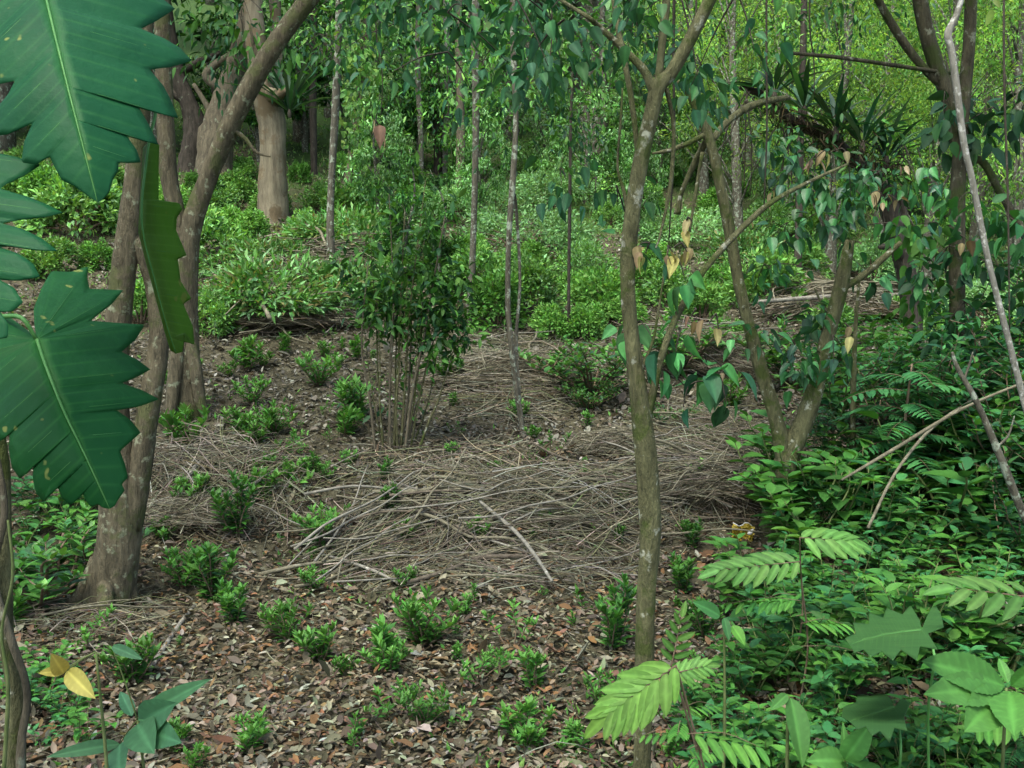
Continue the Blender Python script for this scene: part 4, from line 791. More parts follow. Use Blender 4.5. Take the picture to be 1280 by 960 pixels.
# single sticks one can point to
def branch_px(name, label, pts, mat, ds=None, lift=.02, side=()):
    P = []; r = []
    for i, (x_, y_, w_) in enumerate(pts):
        g = G(x_, y_) if ds is None else at(x_, y_, ds[i]); P.append(g + [0, 0, lift if ds is None else 0]); r.append(w_ * g[1] / F / 2)
    mb = MB(); mb.tube(P, r, seg=8, rough=.08, k=6); b = np.array(P[0])
    o = mb.build(name, mat, None, b); o.location = b.tolist(); return tag(o, label, 'branch')
branch_px('fallen_branch', 'straight pale stick slanting over litter at the lower left', [(188, 842, 6), (205, 815, 7), (225, 785, 6), (243, 762, 5)], M_STICK2)
branch_px('fallen_branch', 'whitish grey stick at the left lower edge of the main brush pile', [(404, 706, 3), (435, 715, 4), (470, 728, 4), (497, 742, 3)], M_STICK2, lift=.06)
branch_px('fallen_branch', 'long pale pole lying on the slope behind the Y shaped tree', [(945, 406, 5), (1040, 398, 6), (1130, 394, 6), (1235, 385, 5)], M_STICK2, lift=.25)
branch_px('fallen_branch', 'short bent whitish stick near the bottom centre', [(592, 942, 5), (605, 925, 5), (622, 915, 4), (630, 902, 4)], M_STICK2)
branch_px('fallen_branch', 'thin curved twig left of the pale compound leaf', [(672, 948, 3), (685, 935, 4), (700, 928, 4), (716, 926, 3)], M_STICK)
branch_px('fallen_branch', 'brown stick standing out along the lower rim of the main brush pile', [(508, 738, 6), (560, 722, 6), (600, 706, 6), (660, 704, 5), (735, 708, 5)], M_STICK3, lift=.04)
branch_px('fallen_branch', 'crooked pale root like branch on the left bank', [(217, 660, 3), (230, 625, 5), (244, 600, 6), (262, 585, 4)], M_STICK2, lift=.08)
branch_px('fallen_branch', 'pale diagonal stick through the main brush pile', [(600, 655, 4), (640, 690, 5), (665, 720, 5), (690, 760, 4)], M_STICK2, lift=.14)
branch_px('fallen_branch', 'long thin stick leaning through the right stick heap', [(842, 590, 4), (860, 610, 4), (890, 640, 4), (915, 655, 3)], M_STICK2, lift=.1)
branch_px('leaning_pole', 'lower of two thin poles leaning through the right undergrowth', [(1085, 660, 4), (1120, 590, 4), (1165, 535, 4), (1215, 500, 3)], M_STICK, ds=[4.9, 5.2, 5.5, 5.8])
branch_px('leaning_pole', 'upper of two thin poles leaning through the right undergrowth', [(1052, 600, 3), (1120, 560, 5), (1205, 510, 4), (1300, 470, 3)], M_STICK, ds=[5.3, 5.3, 5.2, 5.1])

# ------------------------------------------------------------------ big lobed leaves at the left
def leaf_sheet_mat(name, c1, c2, vein, transl, rough=.5, spec=.09):
    m, n, out = nodes(name); L = n.links.new
    tx = N(n, 'ShaderNodeTexCoord'); nz = N(n, 'ShaderNodeTexNoise', Scale=9.0, Detail=3.0); L(tx.outputs['Object'], nz.inputs['Vector'])
    cr = N(n, 'ShaderNodeValToRGB'); cr.color_ramp.elements[0].position = .3; cr.color_ramp.elements[1].position = .7
    cr.color_ramp.elements[0].color = (*c1, 1); cr.color_ramp.elements[1].color = (*c2, 1); L(nz.outputs[0], cr.inputs[0])
    n2 = N(n, 'ShaderNodeTexNoise', Scale=26.0, Detail=2.0); L(tx.outputs['Object'], n2.inputs['Vector'])
    r2 = N(n, 'ShaderNodeValToRGB'); r2.color_ramp.elements[0].position = .70; r2.color_ramp.elements[1].position = .74; L(n2.outputs[0], r2.inputs[0])
    mx = N(n, 'ShaderNodeMix', data_type='RGBA'); L(r2.outputs[0], mx.inputs[0]); L(cr.outputs[0], mx.inputs[6]); mx.inputs[7].default_value = (.16, .20, .05, 1)
    at_ = N(n, 'ShaderNodeAttribute', attribute_name='col')
    m2 = N(n, 'ShaderNodeMix', data_type='RGBA'); L(at_.outputs['Fac'], m2.inputs[0]); L(mx.outputs[2], m2.inputs[6]); m2.inputs[7].default_value = (*vein, 1)
    p = N(n, 'ShaderNodeBsdfPrincipled', Roughness=rough); p.inputs['Specular IOR Level'].default_value = spec; L(m2.outputs[2], p.inputs['Base Color'])
    n3 = N(n, 'ShaderNodeTexNoise', Scale=32.0, Detail=4.0); L(tx.outputs['Object'], n3.inputs['Vector'])
    bp = N(n, 'ShaderNodeBump', Strength=.35, Distance=.01); L(n3.outputs[0], bp.inputs['Height']); L(bp.outputs[0], p.inputs['Normal'])
    t = N(n, 'ShaderNodeBsdfTranslucent'); sc_ = N(n, 'ShaderNodeVectorMath', operation='MULTIPLY'); sc_.inputs[1].default_value = (1.5, 1.5, .5); L(m2.outputs[2], sc_.inputs[0]); L(sc_.outputs[0], t.inputs[0])
    ms = N(n, 'ShaderNodeMixShader'); ms.inputs[0].default_value = transl; L(p.outputs[0], ms.inputs[1]); L(t.outputs[0], ms.inputs[2]); L(ms.outputs[0], out.inputs[0])
    return m
M_BIG = leaf_sheet_mat('lobed_leaf_dark', (.006, .056, .02), (.011, .078, .026), (.03, .13, .035), .14)
M_BIG3 = leaf_sheet_mat('lobed_leaf_deep', (.006, .058, .014), (.012, .08, .019), (.03, .14, .03), .16)
M_BIGY = leaf_sheet_mat('lobed_leaf_yellowish', (.075, .17, .018), (.09, .20, .024), (.14, .28, .05), .6, .5, .3)  # yellow of light through the leaf is put into the base colour
M_BIGR = leaf_sheet_mat('lobed_leaf_pale', (.03, .10, .024), (.045, .135, .034), (.08, .2, .045), .25, .5, .3)
M_RIB = plain_mat('leaf_rib', (.045, .16, .035), (.07, .20, .05), sc=30, rough=.5)
def resample(p, n_):
    p = np.asarray(p, float); s = np.concatenate([[0], np.cumsum(np.linalg.norm(np.diff(p, axis=0), axis=1))]); t = np.linspace(0, s[-1], n_)
    return np.stack([np.interp(t, s, p[:, 0]), np.interp(t, s, p[:, 1])], -1)
def lobed_leaf(name, label, mid, right, left, d0, mat, tilt=(0, 0), arch=.0, fold=.10, group=None, petiole=None, rib=4.0, cat='leaf', parent=None, ripple=.0065, sweep=.3):
    """one real, curved leaf: midrib and both margins run from leaf base to tip; margins drop back and buckle along the side veins"""
    mid = np.asarray(mid, float); mm = resample(mid, 80)
    L0 = np.linalg.norm(mid[-1] - mid[0]); ax = (mid[-1] - mid[0]) / L0; c0 = mid.mean(0)
    def depth(px, py, t, vein):
        u = (py - c0[1]) / L0; v = (px - c0[0]) / L0
        return d0 + tilt[0] * v + tilt[1] * u + arch * u * u + fold * t ** 1.6 + ripple * (1 - vein) * min(1, 3 * t * 1.0)
    V = []; Fc = []; CC = []; K = 9
    ribs = []
    for side, o in (('r', right), ('l', left)):
        o = np.asarray(o, float); n_ = 190; oo = resample(o, n_)
        # how far along the midrib each margin point is anchored: veins run forward and outward
        s = np.clip(((oo - mid[0]) @ ax) / L0, -.3, 1.0); anchor = np.clip(s * .98 - sweep * np.linalg.norm(oo - (mid[0] + np.outer(np.clip(s, 0, 1), ax * L0)), axis=1) / L0, 0, 1)
        anchor = np.maximum.accumulate(anchor); anchor[0] = 0; anchor[-1] = 1
        A = np.stack([np.interp(anchor * 79, np.arange(80), mm[:, 0]), np.interp(anchor * 79, np.arange(80), mm[:, 1])], -1)
        wd = np.linalg.norm(oo - A, axis=1); loc = np.convolve(np.pad(wd, 20, 'edge'), np.ones(41) / 41, 'valid')
        vein = np.clip(.5 + (wd - loc) / (loc.max() * .35 + 1e-6), 0, 1)          # 1 at lobe ends, 0 in the notches
        b = len(V)
        for i in range(n_):
            for k in range(K):
                t = k / (K - 1); q = A[i] * (1 - t) + oo[i] * t
                V.append(at(q[0], q[1], depth(q[0], q[1], t * wd[i] / (wd.max() + 1e-6), vein[i])))
                CC.append(.8 if k == 0 else (.45 * (1 - t * .7) if i % 7 == 4 else 0))
        for i in range(n_ - 1):
            for k in range(K - 1):
                a = b + i * K + k; f = (a, a + 1, a + K + 1, a + K); Fc.append(f if side == 'l' else f[::-1])
        pk = [i for i in range(2, n_ - 3) if wd[i] == wd[max(0, i - 12):i + 13].max() and vein[i] > .55]
        for i in pk:
            pts = []
            for t in (0, .3, .6, .88):
                q = A[i] * (1 - t) + oo[i] * t; pts.append(at(q[0], q[1], depth(q[0], q[1], t * wd[i] / wd.max(), vein[i]) - .0003))
            ribs.append(pts)
    V = np.array(V); base = at(mid[0][0], mid[0][1], d0 + tilt[1] * -.5)
    root = tag(empty(name, base), label, cat, group)
    me = mk_mesh('leaf_blade', V - base, Fc, mat, np.repeat(np.array(CC)[:, None], 3, 1)); blade = link('leaf_blade', me, root)
    sm = blade.modifiers.new('thickness', 'SOLIDIFY'); sm.thickness = .0007; sm.offset = 0
    mb = MB(); P = [at(q[0], q[1], depth(q[0], q[1], 0, .5) - .001) for q in resample(mid, 9)]; w = rib * d0 / F / 2
    mb.tube(P, w * np.linspace(1.1, .25, 9), seg=8, k=4)
    for pts in ribs: mb.tube(pts, [w * .22, w * .17, w * .12, w * .06], seg=5, k=3)
    mb.build('midrib', M_RIB, blade, base)
    if petiole is not None:
        mb = MB(); pp = [P[0]] + [at(*q) for q in petiole]; mb.tube(pp, [w * 1.15] + [w * 1.5] * len(petiole), seg=8, k=5); mb.build('petiole', M_RIB, root, base)
    return root
GL = 'large lobed leaves at the left'
lobed_leaf('lobed_leaf', 'largest glossy dark lobed leaf hanging in the upper left corner',
    [(52, -45), (58, 0), (85, 110), (103, 180), (122, 253)],
    [(52, -45), (80, -78), (130, -90), (165, -60), (205, -42), (190, -12), (219, 11), (196, 26), (176, 36), (205, 48), (225, 60), (240, 76), (214, 84), (187, 87), (204, 107), (212, 122), (223, 148), (198, 142), (171, 130), (186, 156), (198, 181), (178, 176), (157, 168), (171, 188), (176, 203), (160, 204), (148, 203), (148, 214), (141, 224), (137, 240), (129, 249), (122, 253)],
    [(52, -45), (20, -75), (-30, -80), (-50, -40), (-90, -20), (-60, 20), (-80, 50), (-30, 60), (-55, 100), (-15, 108), (19, 101), (10, 118), (-8, 140), (-20, 172), (10, 168), (41, 154), (30, 178), (27, 203), (45, 206), (62, 196), (70, 212), (78, 226), (92, 232), (103, 240), (114, 248), (122, 253)],
    1.5, M_BIG, tilt=(.16, -.3), arch=.25, fold=.13, group=GL, petiole=[(30, -110, 1.75), (-40, -90, 1.95), (-62, 20, 2.0)], rib=3.6, sweep=.55)
lobed_leaf('lobed_leaf', 'finger lobed leaf reaching in from the left edge under the largest one',
    [(-75, 190), (-62, 250), (-52, 320), (-42, 400), (-30, 450)],
    [(-75, 190), (-50, 175), (-10, 190), (20, 196), (51, 206), (30, 220), (8, 230), (0, 236), (35, 246), (60, 256), (79, 266), (55, 272), (25, 275), (2, 279), (30, 287), (52, 298), (73, 314), (45, 313), (15, 308), (0, 309), (25, 318), (42, 330), (50, 346), (25, 351), (0, 350), (18, 360), (29, 378), (15, 390), (0, 390), (10, 404), (10, 422), (-8, 425), (-18, 440), (-30, 450)],
    [(-75, 190), (-110, 185), (-150, 215), (-120, 235), (-170, 270), (-125, 285), (-165, 330), (-115, 335), (-140, 380), (-95, 385), (-100, 420), (-60, 425), (-30, 450)],
    1.38, M_BIG, tilt=(-.12, -.15), arch=.1, fold=.07, group=GL, petiole=[(-100, 150, 1.6), (-80, 260, 1.95)], rib=5, ripple=.006)
lobed_leaf('lobed_leaf', 'broad dark lobed leaf with a pale midrib, lowest at the left',
    [(46, 424), (58, 460), (80, 515), (106, 568), (137, 636)],
    [(46, 424), (43, 405), (42, 386), (52, 360), (64, 339), (88, 340), (110, 333), (109, 348), (112, 361), (134, 362), (154, 363), (140, 380), (113, 401), (150, 404), (181, 406), (170, 424), (152, 440), (172, 450), (188, 462), (170, 472), (152, 479), (178, 488), (199, 499), (175, 508), (146, 513), (163, 525), (176, 541), (162, 553), (150, 564), (156, 580), (160, 597), (152, 605), (156, 613), (148, 624), (143, 633), (137, 636)],
    [(46, 424), (36, 414), (10, 395), (-25, 385), (-50, 410), (-30, 425), (-62, 452), (-34, 468), (-50, 505), (-20, 510), (-18, 545), (0, 552), (12, 543), (11, 562), (15, 584), (25, 599), (34, 590), (42, 580), (41, 598), (45, 616), (54, 627), (60, 612), (66, 596), (72, 608), (77, 622), (88, 632), (96, 625), (103, 616), (108, 627), (114, 634), (122, 630), (129, 635), (137, 636)],
    1.6, M_BIG3, tilt=(.12, -.22), arch=.22, fold=.13, group=GL, petiole=[(20, 395, 1.72), (-30, 420, 1.86), (-45, 540, 1.95)], rib=4.2, sweep=.3)
lobed_leaf('lobed_leaf', 'narrow yellow green lobed leaf hanging edge on beside the forked tree',
    [(186, 178), (178, 240), (177, 290), (192, 345), (206, 400), (220, 442)],
    [(186, 178), (199, 181), (198, 215), (198, 250), (224, 254), (228, 262), (221, 272), (220, 288), (233, 319), (222, 324), (226, 352), (239, 373), (229, 380), (241, 408), (243, 431), (232, 416), (228, 440), (220, 442)],
    [(186, 178), (179, 184), (177, 220), (175, 250), (173, 290), (180, 318), (188, 348), (198, 385), (206, 415), (213, 438), (220, 442)],
    1.68, M_BIGY, tilt=(.5, .0), arch=.0, fold=.05, group=GL, petiole=[(190, 120, 1.72), (120, 60, 1.85), (-30, 100, 2.0)], rib=3, ripple=.004)
# the climbing stem they grow from
P = [at(-62, -120, 2.02), at(-66, 60, 2.02), at(-55, 260, 2.0), at(-30, 430, 1.98), at(-2, 560, 1.95), at(4, 680, 1.93), at(8, 800, 1.92), at(20, 880, 1.92), at(22, 1000, 1.92)]
g = P[-1].copy(); g[2] = float(gh(g[0], g[1])) - .05; P.append(g); b = np.array([g[0], g[1], g[2] + .05])
root = tag(empty('climbing_plant', b), 'gnarled brown green climbing stem along the lower left edge', 'stem'); mb = MB()
mb.tube(P[::-1], np.array([24, 22, 20, 18, 20, 22, 26, 26, 24, 22]) * 2.0 / F / 2, seg=12, rough=.14, k=7); mb.build('trunk', B_MOSS, root, b)
mb = MB(); mb.tube([at(-6, 560, 1.9), at(6, 640, 1.88), at(-8, 720, 1.9), at(14, 800, 1.88), at(34, 870, 1.9), at(26, 990, 1.9), np.array([g[0] + .02, g[1], g[2]])], np.array([8, 9, 9, 10, 10, 12, 12]) * 1.9 / F / 2, seg=8, rough=.1); mb.build('aerial_root', B_BROWN, root, b)
mb = MB(); mb.tube([at(10, 650, 1.87), at(16, 720, 1.86), at(2, 790, 1.87), at(10, 860, 1.87), at(4, 980, 1.88)], np.array([3, 4, 4, 5, 5]) * 1.9 / F / 2, seg=6, rough=.1); mb.build('aerial_root', M_STEM, root, b)

# ------------------------------------------------------------------ compound leaves and broad leaved plants at the lower right
def pinnate(label, base_px, tip_px, d, n_, Lf, asp, cols, stem_px=None, nrm=(0, -.75, .66), droop=.25, group=None, ang=.95, mat=M_THIN, bend=.0, term=True, d2=None):
    """one plant with a feather leaf: rachis from base to tip, paired leaflets"""
    A, B = at(*base_px, d), at(*tip_px, d2 or d)
    foot = np.array(stem_px if stem_px is not None else [A[0], A[1], 0], float); foot[2] = float(gh(foot[0], foot[1]))
    root = tag(empty('compound_leaf_plant', foot), label, 'plant', group)
    ax = B - A; Ln = np.linalg.norm(ax); ax = ax / Ln; nrm = np.array(nrm) / np.linalg.norm(nrm); sd = np.cross(ax, nrm); sd /= np.linalg.norm(sd); nn = np.cross(sd, ax)
    t = np.linspace(0, 1, 9); C = A + np.outer(t * Ln, ax) + np.outer(bend * np.sin(t * np.pi) * Ln, nn)
    mb = MB(); mb.tube(C, np.linspace(.0028, .0012, 9), seg=6, k=3); 
    mb.tube([foot - [0, 0, .03], foot * .6 + A * .4 + np.array([.05, .04, 0]), foot * .2 + A * .8 + np.array([.02, .03, .01]), A], [.004, .0036, .003, .0025], seg=6, k=5)
    lv = Leaves()
    for s_ in (1, -1):
        tt = (np.arange(n_) + .35 + .15 * s_) / n_; p = np.stack([np.interp(tt, t, C[:, k]) for k in range(3)], -1)
        a = ang * (1 - .45 * tt) + rng.normal(0, .05, n_); D = np.outer(np.cos(a), ax) + np.outer(np.sin(a) * s_, sd)
        D = D + nn * .15 + [0, 0, -.18]
        s = Lf * (.72 + .4 * np.sin(tt * np.pi * .9 + .3)) * rng.uniform(.92, 1.06, n_)
        lv.add(p, D, nn + rng.normal(0, .08, (n_, 3)) + sd * s_ * .2, s, s * asp, pal(cols, n_, jit=.07), droop)
    for f_ in range(3):                                      # older, darker leaves lower on the same stem
        q = .45 + .15 * f_; S0 = foot * (1 - q) + A * q + np.array([.03, .03, 0]) * (1 - q); a = rng.uniform(0, 6.28); dx = np.array([math.cos(a), math.sin(a), -.1]); l_ = Ln * rng.uniform(.6, .9); sd2 = np.cross(dx, [0, 0, 1])
        if abs(S0[2] - foot[2]) < .08: continue
        mb.tube([S0, S0 + dx * l_ * .5 + [0, 0, .02], S0 + dx * l_], [.0016, .0013, .0008], seg=4, k=3)
        l2 = Leaves()
        for s_ in (1, -1):
            tt = (np.arange(6) + .7) / 6; p_ = S0 + np.outer(tt * l_, dx); zz = Lf * .8 * (.7 + .4 * np.sin(tt * 3)); l2.add(p_, dx * .6 + sd2 * s_ + [0, 0, -.2], np.array([0, 0, 1.]) + rng.normal(0, .1, (6, 3)), zz, zz * asp, pal(MID, 6, jit=.1), .2)
        l2.build('frond', M_LEAF, root, 'leaflet_fine', .12, foot)
    mb.build('stem', M_TWIG, root, foot)
    if term: lv.add(B, ax + [0, 0, -.2], nn, Lf, Lf * asp, pal(cols, 1), droop)
    lv.build('frond', mat, root, 'leaflet_fine', .12, foot)
    return root
PALE = [(.14, .30, .06), (.16, .33, .07), (.13, .28, .05)]
PALE2 = [(.09, .22, .05), (.11, .25, .055)]
pinnate('large pale compound leaf with long leaflets in front of the middle trunk', (845, 832), (762, 890), 2.35, 8, .098, .33, PALE, nrm=(-.15, -.8, .6), stem_px=(.52, 2.45, 0))
pinnate('small upright pale compound leaf right of the middle trunk', (838, 838), (852, 772), 2.9, 6, .052, .36, PALE2, nrm=(0, -.95, .3), droop=.1, stem_px=(.6, 3.0, 0))
pinnate('short pale compound leaf just right of the large one', (842, 842), (882, 832), 2.7, 6, .045, .36, PALE2, nrm=(0, -.8, .6), stem_px=(.55, 2.8, 0))
pinnate('pale compound leaf below the yellow wrapper, among dark undergrowth', (1000, 702), (900, 712), 3.6, 8, .088, .34, PALE2, nrm=(0, -.75, .65), stem_px=(1.1, 3.7, 0))
pinnate('pale compound leaf right of the Y shaped tree foot', (1000, 672), (1062, 676), 3.9, 5, .11, .36, PALE2, nrm=(0, -.6, .8), stem_px=(1.15, 4.0, 0))
pinnate('yellowish compound leaf at the right edge above the broad leaves', (1300, 748), (1195, 735), 2.9, 5, .095, .36, PALE2, nrm=(.1, -.6, .8), stem_px=(1.6, 3.0, 0))
RL = 'pale lobed leaves at the lower right'
lobed_leaf('lobed_leaf', 'pale lobed leaf spread flat at the lower right, larger of two',
    [(1152, 788), (1130, 790), (1105, 794), (1080, 800), (1062, 806)],
    [(1152, 788), (1150, 776), (1138, 756), (1128, 768), (1108, 760), (1104, 772), (1086, 766), (1086, 780), (1066, 778), (1070, 792), (1056, 798), (1062, 806)],
    [(1152, 788), (1158, 772), (1168, 753), (1176, 768), (1180, 784), (1160, 792), (1172, 812), (1150, 808), (1146, 826), (1126, 812), (1116, 826), (1102, 814), (1088, 822), (1080, 812), (1068, 816), (1062, 806)],
    2.5, M_BIGR, tilt=(0, -3.4), fold=.04, group=RL, petiole=[(1168, 820, 2.52), (1160, 900, 2.6), (1165, 1100, 2.7)], rib=2.5, ripple=.006)
lobed_leaf('lobed_leaf', 'smaller dull lobed leaf below the larger pale one at the lower right',
    [(1118, 884), (1104, 888), (1085, 894), (1062, 902)],
    [(1118, 884), (1112, 872), (1098, 860), (1088, 870), (1072, 866), (1070, 878), (1054, 884), (1052, 896), (1062, 902)],
    [(1118, 884), (1128, 872), (1138, 880), (1130, 896), (1134, 914), (1118, 910), (1112, 928), (1100, 914), (1090, 920), (1082, 908), (1072, 912), (1062, 902)],
    2.35, M_BIGR, tilt=(0, -3.4), fold=.03, group=RL, petiole=[(1126, 930, 2.42), (1122, 1000, 2.5), (1125, 1120, 2.6)], rib=2.2, ripple=.005)
def herb(name, label, px, top_y, d, leaves, cols, asp=.42, mat=M_LEAF, tpl='ovate_fine', group=None, cat='plant'):
    """single herb: leaves listed as (base x, base y, tip x, tip y[, depth step]) in photo pixels on one stem"""
    foot = at(px, 900, d); foot[2] = float(gh(foot[0], foot[1])); root = tag(empty(name, foot), label, cat, group)
    top = at(px, top_y, d); mb = MB(); mb.tube([foot - [0, 0, .03], (foot + top) / 2 + [.01, .02, 0], top], [.006, .005, .003], seg=6); lv = Leaves()
    for q in leaves:
        dz = q[4] if len(q) > 4 else 0; A = at(q[0], q[1], d); B = at(q[2], q[3], d - .04 + dz); D = B - A; Ln = np.linalg.norm(D)
        if np.linalg.norm(A - top) > .02: mb.tube([top, (A + top) / 2 + [0, 0, .005], A], [.0025, .002, .0015], seg=5, k=3)
        lv.add(A, D, np.array([rng.normal(0, .25), -.75, .6]), Ln * 1.03, Ln * (q[5] if len(q) > 5 else asp), pal(cols, 1, jit=.08), .12)
    mb.build('stem', M_STEM, root, foot); lv.build('leaves', mat, root, tpl, .15, foot)
herb('broadleaf_herb', 'single broad pale leaf drooping at the bottom right of centre', 985, 870, 2.0, [(988, 872, 1008, 955, -.05, .42), (984, 868, 965, 885, 0, .4)], [(.07, .21, .045)])
herb('broadleaf_herb', 'rosette of smooth upright pale leaves at the bottom edge', 1056, 950, 1.95, [(1056, 950, 1088, 908, 0, .5), (1056, 950, 1056, 905, .05, .3), (1056, 952, 1018, 948, -.05, .4), (1058, 952, 1105, 966, -.1, .45), (1054, 955, 1030, 985, -.1, .4)], [(.08, .23, .05), (.07, .2, .045)])
herb('broadleaf_herb', 'plant with large bright toothed leaves at the lower right edge', 1258, 860, 2.1, [(1256, 858, 1165, 824, 0, .42), (1254, 862, 1168, 862, -.05, .36), (1252, 862, 1215, 908, -.08, .5), (1262, 864, 1268, 908, -.1, .6), (1264, 858, 1300, 830, 0, .5), (1260, 854, 1250, 822, .08, .4)], [(.055, .175, .032), (.048, .15, .028)], mat=M_LEAF, tpl='toothed_fine')
herb('broadleaf_herb', 'leggy seedling with broad grey green leaves at the lower left', 172, 900, 2.5, [(172, 900, 252, 848, 0, .25), (165, 895, 150, 862, .1, .4), (176, 905, 210, 882, -.05, .55), (172, 905, 186, 935, -.1, .6), (178, 912, 216, 924, -.1, .45), (150, 930, 62, 942, -.05, .24), (150, 930, 145, 975, -.1, .5), (140, 808, 175, 822, 0, .3)], [(.04, .13, .06), (.035, .11, .045)], mat=M_LEAF)
herb('yellowing_plant', 'thin stemmed plant with one large yellow leaf at the lower left', 120, 815, 2.4, [(84, 838, 114, 870, -.03, .44), (80, 842, 66, 820, 0, .6), (78, 840, 50, 840, .0, .5)], [(.24, .21, .05)], mat=M_LEAF)
herb('broadleaf_herb', 'plant with curled pale leaf right of the middle trunk foot', 905, 775, 3.0, [(905, 772, 912, 800, 0, .4), (915, 782, 932, 805, 0, .6), (900, 770, 870, 752, 0, .45)], [(.07, .2, .03), (.04, .14, .04)])

# undergrowth at the right: each plant its own, thinning out towards the litter
def herb_maker(seed, nst, H, npl, Lf, asp, cols, tpl='ovate', mat=None, sp=.6):
    mat = None
    return shrub_maker('undergrowth_plant', seed, nst, H, sp, npl, Lf, asp, cols, cols, .15, mat=mat, tpl=tpl, up=.55, stem=M_STEM, sr=.005, droop=.22)
HERB = Kind([herb_maker(400, 5, .5, 9, .13, .5, BLUEG), herb_maker(401, 7, .45, 9, .11, .5, BLUEG + MID), herb_maker(402, 4, .6, 10, .14, .45, BLUEG, mat=M_GLOSS), herb_maker(403, 8, .4, 9, .10, .55, MID), herb_maker(404, 6, .5, 11, .09, .5, BLUEG + MID, mat=M_GLOSS), herb_maker(405, 5, .55, 8, .15, .4, MID)])
def fern_maker(seed, nf, H, Lf, cols):
    def make():
        r_ = np.random.default_rng(seed); root = empty('feathery_sapling', (0, 0, 0)); mb = MB(); lv = Leaves(); mb.tube([(0, 0, -.05), (.02, 0, H * .5), (0, .02, H * .95)], [.012, .01, .005], seg=6)
        for k in range(nf):
            z = H * (.25 + .72 * k / nf); a = k * 2.4 + r_.normal(0, .2); o = np.array([math.cos(a), math.sin(a), 0]); Lr = H * r_.uniform(.32, .45)
            t = np.linspace(0, 1, 8); C = np.array([0, 0, z]) + np.outer(t * Lr, o) + np.outer((.30 * t - .45 * t ** 2) * Lr, [0, 0, 1]); mb.tube(C, np.linspace(.003, .001, 8), seg=4, k=2)
            n_ = 11; sd = np.cross(o, [0, 0, 1])
            for s_ in (1, -1):
                tt = (np.arange(n_) + .6) / n_; p = np.stack([np.interp(tt, t, C[:, c]) for c in range(3)], -1); D = o * .35 + sd * s_ + np.array([0, 0, -.15]) + r_.normal(0, .06, (n_, 3)); s = Lf * (.5 + .6 * np.sin(tt * np.pi)); lv.add(p, D, [0, 0, 1], s, s * .28, pal(cols, n_, r_, .1), .15)
        mb.build('stem', M_TWIG, root); lv.build('foliage', M_LEAF, root, 'lance')
        return root, H
    return make
FERN = Kind([fern_maker(420, 22, 1.1, .11, BLUEG), fern_maker(421, 18, .9, .11, BLUEG)])
for x_, y_, h_, lab in [(1128, 640, 200, 'tall feathery leaved sapling right of the Y shaped tree'), (1095, 620, 130, 'smaller feathery sapling left of the tall one'), (1165, 610, 150, 'feathery sapling just left of the tall brown trunk'), (1255, 640, 140, 'feathery sapling at the right edge behind the leaning grey sapling'), (1268, 985, 110, 'fern like plant in the lower right corner')]:
    p = G(x_, y_); FERN.put(p, h_ * p[1] / F, lab, 'sapling')
TALL = Kind([shrub_maker('tall_shrub', 440, 9, 1.8, .34, 20, .15, .45, BLUEG + DARK, BLUEG + MID, .12, tpl='ovate', up=.7, sr=.009, twigs=3), shrub_maker('tall_shrub', 441, 8, 1.6, .42, 20, .12, .42, DARK + BLUEG, BLUEG, .1, tpl='ovate', up=.7, sr=.009, twigs=4)])
for x_, y_, h_, lab in [(1245, 640, 230, 'tall broad leaved shrub at the right edge below the grey leaning sapling'), (1165, 600, 190, 'tall leafy shrub left of the foot of the tall brown trunk'), (1225, 570, 200, 'tall leafy shrub right of the tall brown trunk'), (1045, 610, 110, 'leafy shrub just right of the curved foot of the Y tree'), (1275, 720, 200, 'tall shrub cut by the right edge above the bright toothed leaves'), (1110, 560, 150, 'leafy shrub behind the tall feathery sapling'), (1275, 540, 230, 'tall shrub cut by the right edge behind the leaning grey sapling'), (1010, 690, 90, 'leafy shrub behind the pale compound leaf, right of the Y tree foot')]:
    put_px(TALL, x_, y_, h_ * 1.3, lab, 'shrub')
ug = [((1150, 1290), (560, 700), 'broad leaved plant in the dense growth round the tall brown trunk', 'plants round the tall brown trunk', 30, (.5, 1.0)), ((985, 1150), (600, 720), 'broad leaved plant in the growth right of the Y shaped tree', 'plants right of the Y shaped tree', 28, (.35, .75)),
      ((930, 1090), (730, 880), 'low broad leaved plant below the pale compound leaves', 'low plants below the compound leaves', 44, (.22, .5)), ((1090, 1290), (690, 860), 'broad leaved plant behind the pale lobed leaves', 'plants behind the pale lobed leaves', 34, (.3, .6)),
      ((860, 1080), (890, 1000), 'grey green low plant along the bottom edge right of the middle trunk', 'low plants along the bottom right edge', 30, (.12, .32)), ((1110, 1290), (880, 1010), 'leafy plant in the lower right corner below the bright toothed leaves', 'plants in the lower right corner', 24, (.16, .34)),
      ((1040, 1290), (430, 540), 'leafy plant on the right slope behind the feathery saplings', 'plants on the right slope', 26, (.4, .8)), ((0, 130), (820, 980), 'leafy plant at the lower left beside the climbing stem', 'plants beside the climbing stem', 9, (.14, .3)), ((0, 120), (630, 760), 'leafy plant in the dark growth at the left edge', 'plants at the left edge', 10, (.25, .5))]
for (xa, xb), (ya, yb), lab, grp, cnt, hr in ug:
    for k in range(cnt):
        p = G(R.uniform(xa, xb), R.uniform(ya, yb)); HERB.put(p, R.uniform(*hr), lab, 'plant', grp)

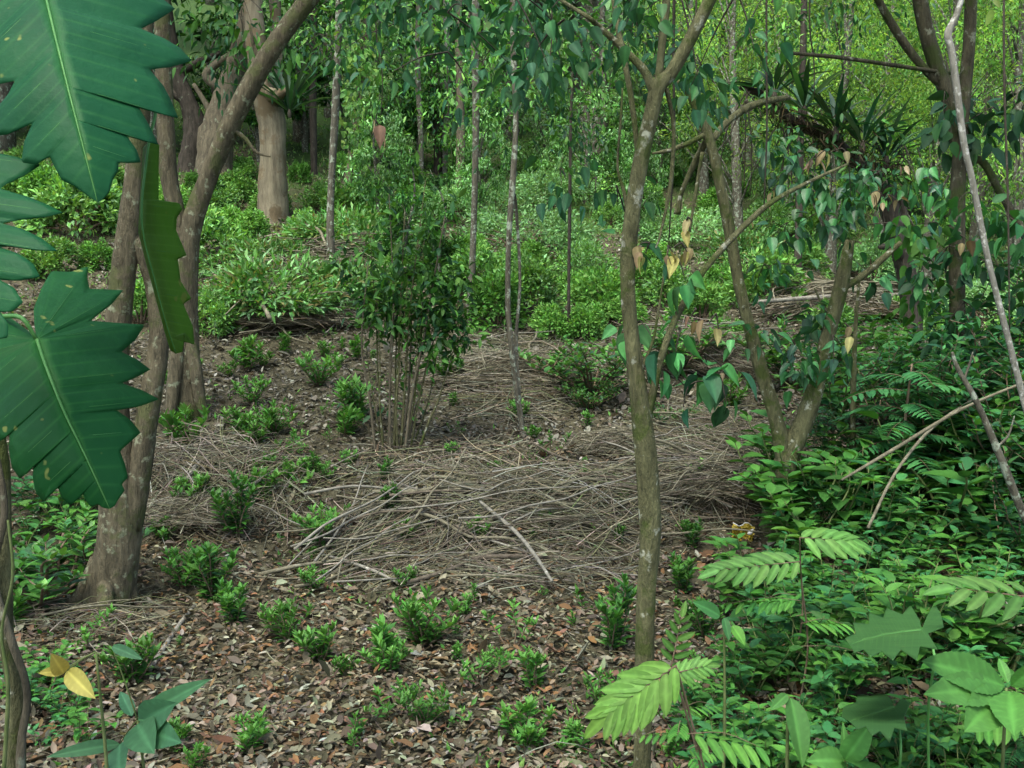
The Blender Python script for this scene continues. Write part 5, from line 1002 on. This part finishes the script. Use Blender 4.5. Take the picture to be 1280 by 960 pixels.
# ------------------------------------------------------------------ litter left by people, stones
def crumple(name, label, cat, c, size, mat, seed, n_=(9, 7), amp=.35, parts=None):
    r_ = np.random.default_rng(seed); u, v = np.meshgrid(np.linspace(-.5, .5, n_[0] * 2), np.linspace(-.5, .5, n_[1] * 2)); 
    z = .5 * np.abs(np.sin(u * 7 + r_.uniform(0, 6))) * np.cos(v * 5 + r_.uniform(0, 6)) + r_.normal(0, .10, u.shape)
    V = np.stack([u * size[0] + r_.normal(0, .004, u.shape), z * size[1] * amp - .3 * size[1] * np.abs(u), (v + .12 * np.sin(u * 9)) * size[2] + size[2] * .45], -1).reshape(-1, 3)
    w = u.shape[1]; f = [(i * w + j, i * w + j + 1, (i + 1) * w + j + 1, (i + 1) * w + j) for i in range(u.shape[0] - 1) for j in range(w - 1)]
    root = tag(empty(name, c), label, cat); o = link('film', mk_mesh('film', V, f, mat, smooth=False), root); o.modifiers.new('thickness', 'SOLIDIFY').thickness = .001
    return root, V, w
M_YEL = plain_mat('yellow_plastic', (.26, .20, .02), (.40, .31, .03), sc=14, rough=.4, transl=.2, spec=.4)
M_WHT = plain_mat('white_plastic', (.42, .43, .40), (.55, .56, .52), sc=20, rough=.45)
p = G(925, 672); p[2] += .0
root, V, w = crumple('crumpled_wrapper', 'crumpled yellow plastic wrapper with a white rim, left of the Y tree foot', 'wrapper', p + [0, -.05, .0], (.12, .14, .10), M_YEL, 3)
mb = MB(); mb.tube(V.reshape(-1, w, 3)[-1][::2] + [0, 0, .002], .0028, seg=6, k=2); mb.build('rim', M_WHT, root)
mb = MB(); mb.tube([(.02, -.06, .05), (.035, -.065, .062), (.05, -.06, .08)], [.006, .013, .004], seg=6); mb.build('torn_edge', M_WHT, root)
M_BLU = plain_mat('bluish_plastic', (.16, .20, .30), (.24, .28, .40), rough=.5)
crumple('plastic_scrap', 'small bluish grey plastic scrap right of the middle trunk', 'litter', G(845, 618) + [0, 0, .03], (.10, .08, .06), M_BLU, 8)
M_STONE = plain_mat('pale_stone', (.24, .23, .21), (.46, .45, .42), sc=30, rough=.9, bump=.5)
def stone(x_, y_, wpx, label, seed):
    r_ = np.random.default_rng(seed); c = G(x_, y_); s = wpx * c[1] / F / 2; mb = MB()
    mb.tube([(-s, 0, s * .3), (-s * .5, 0, s * .35), (0, 0, s * .4), (s * .6, 0, s * .3), (s, 0, s * .25)], [s * .1, s * .5, s * .62, s * .45, s * .08], seg=9, rough=.12, k=3, seed=seed)
    o = mb.build('stone', M_STONE); o.location = c.tolist(); o.rotation_euler = (0, 0, r_.uniform(0, 6)); tag(o, label, 'stone')
stone(518, 918, 18, 'pale stone below the two touching seedlings at the bottom', 1); stone(908, 790, 26, 'pale flat stone right of the small upright compound leaf', 2)
stone(660, 784, 12, 'small whitish stone by the loose twin group of seedlings', 3); stone(455, 788, 10, 'small white stone left of the dense rounded seedling', 4); stone(112, 916, 14, 'whitish stone at the lower left by the broad leaved seedling', 5)
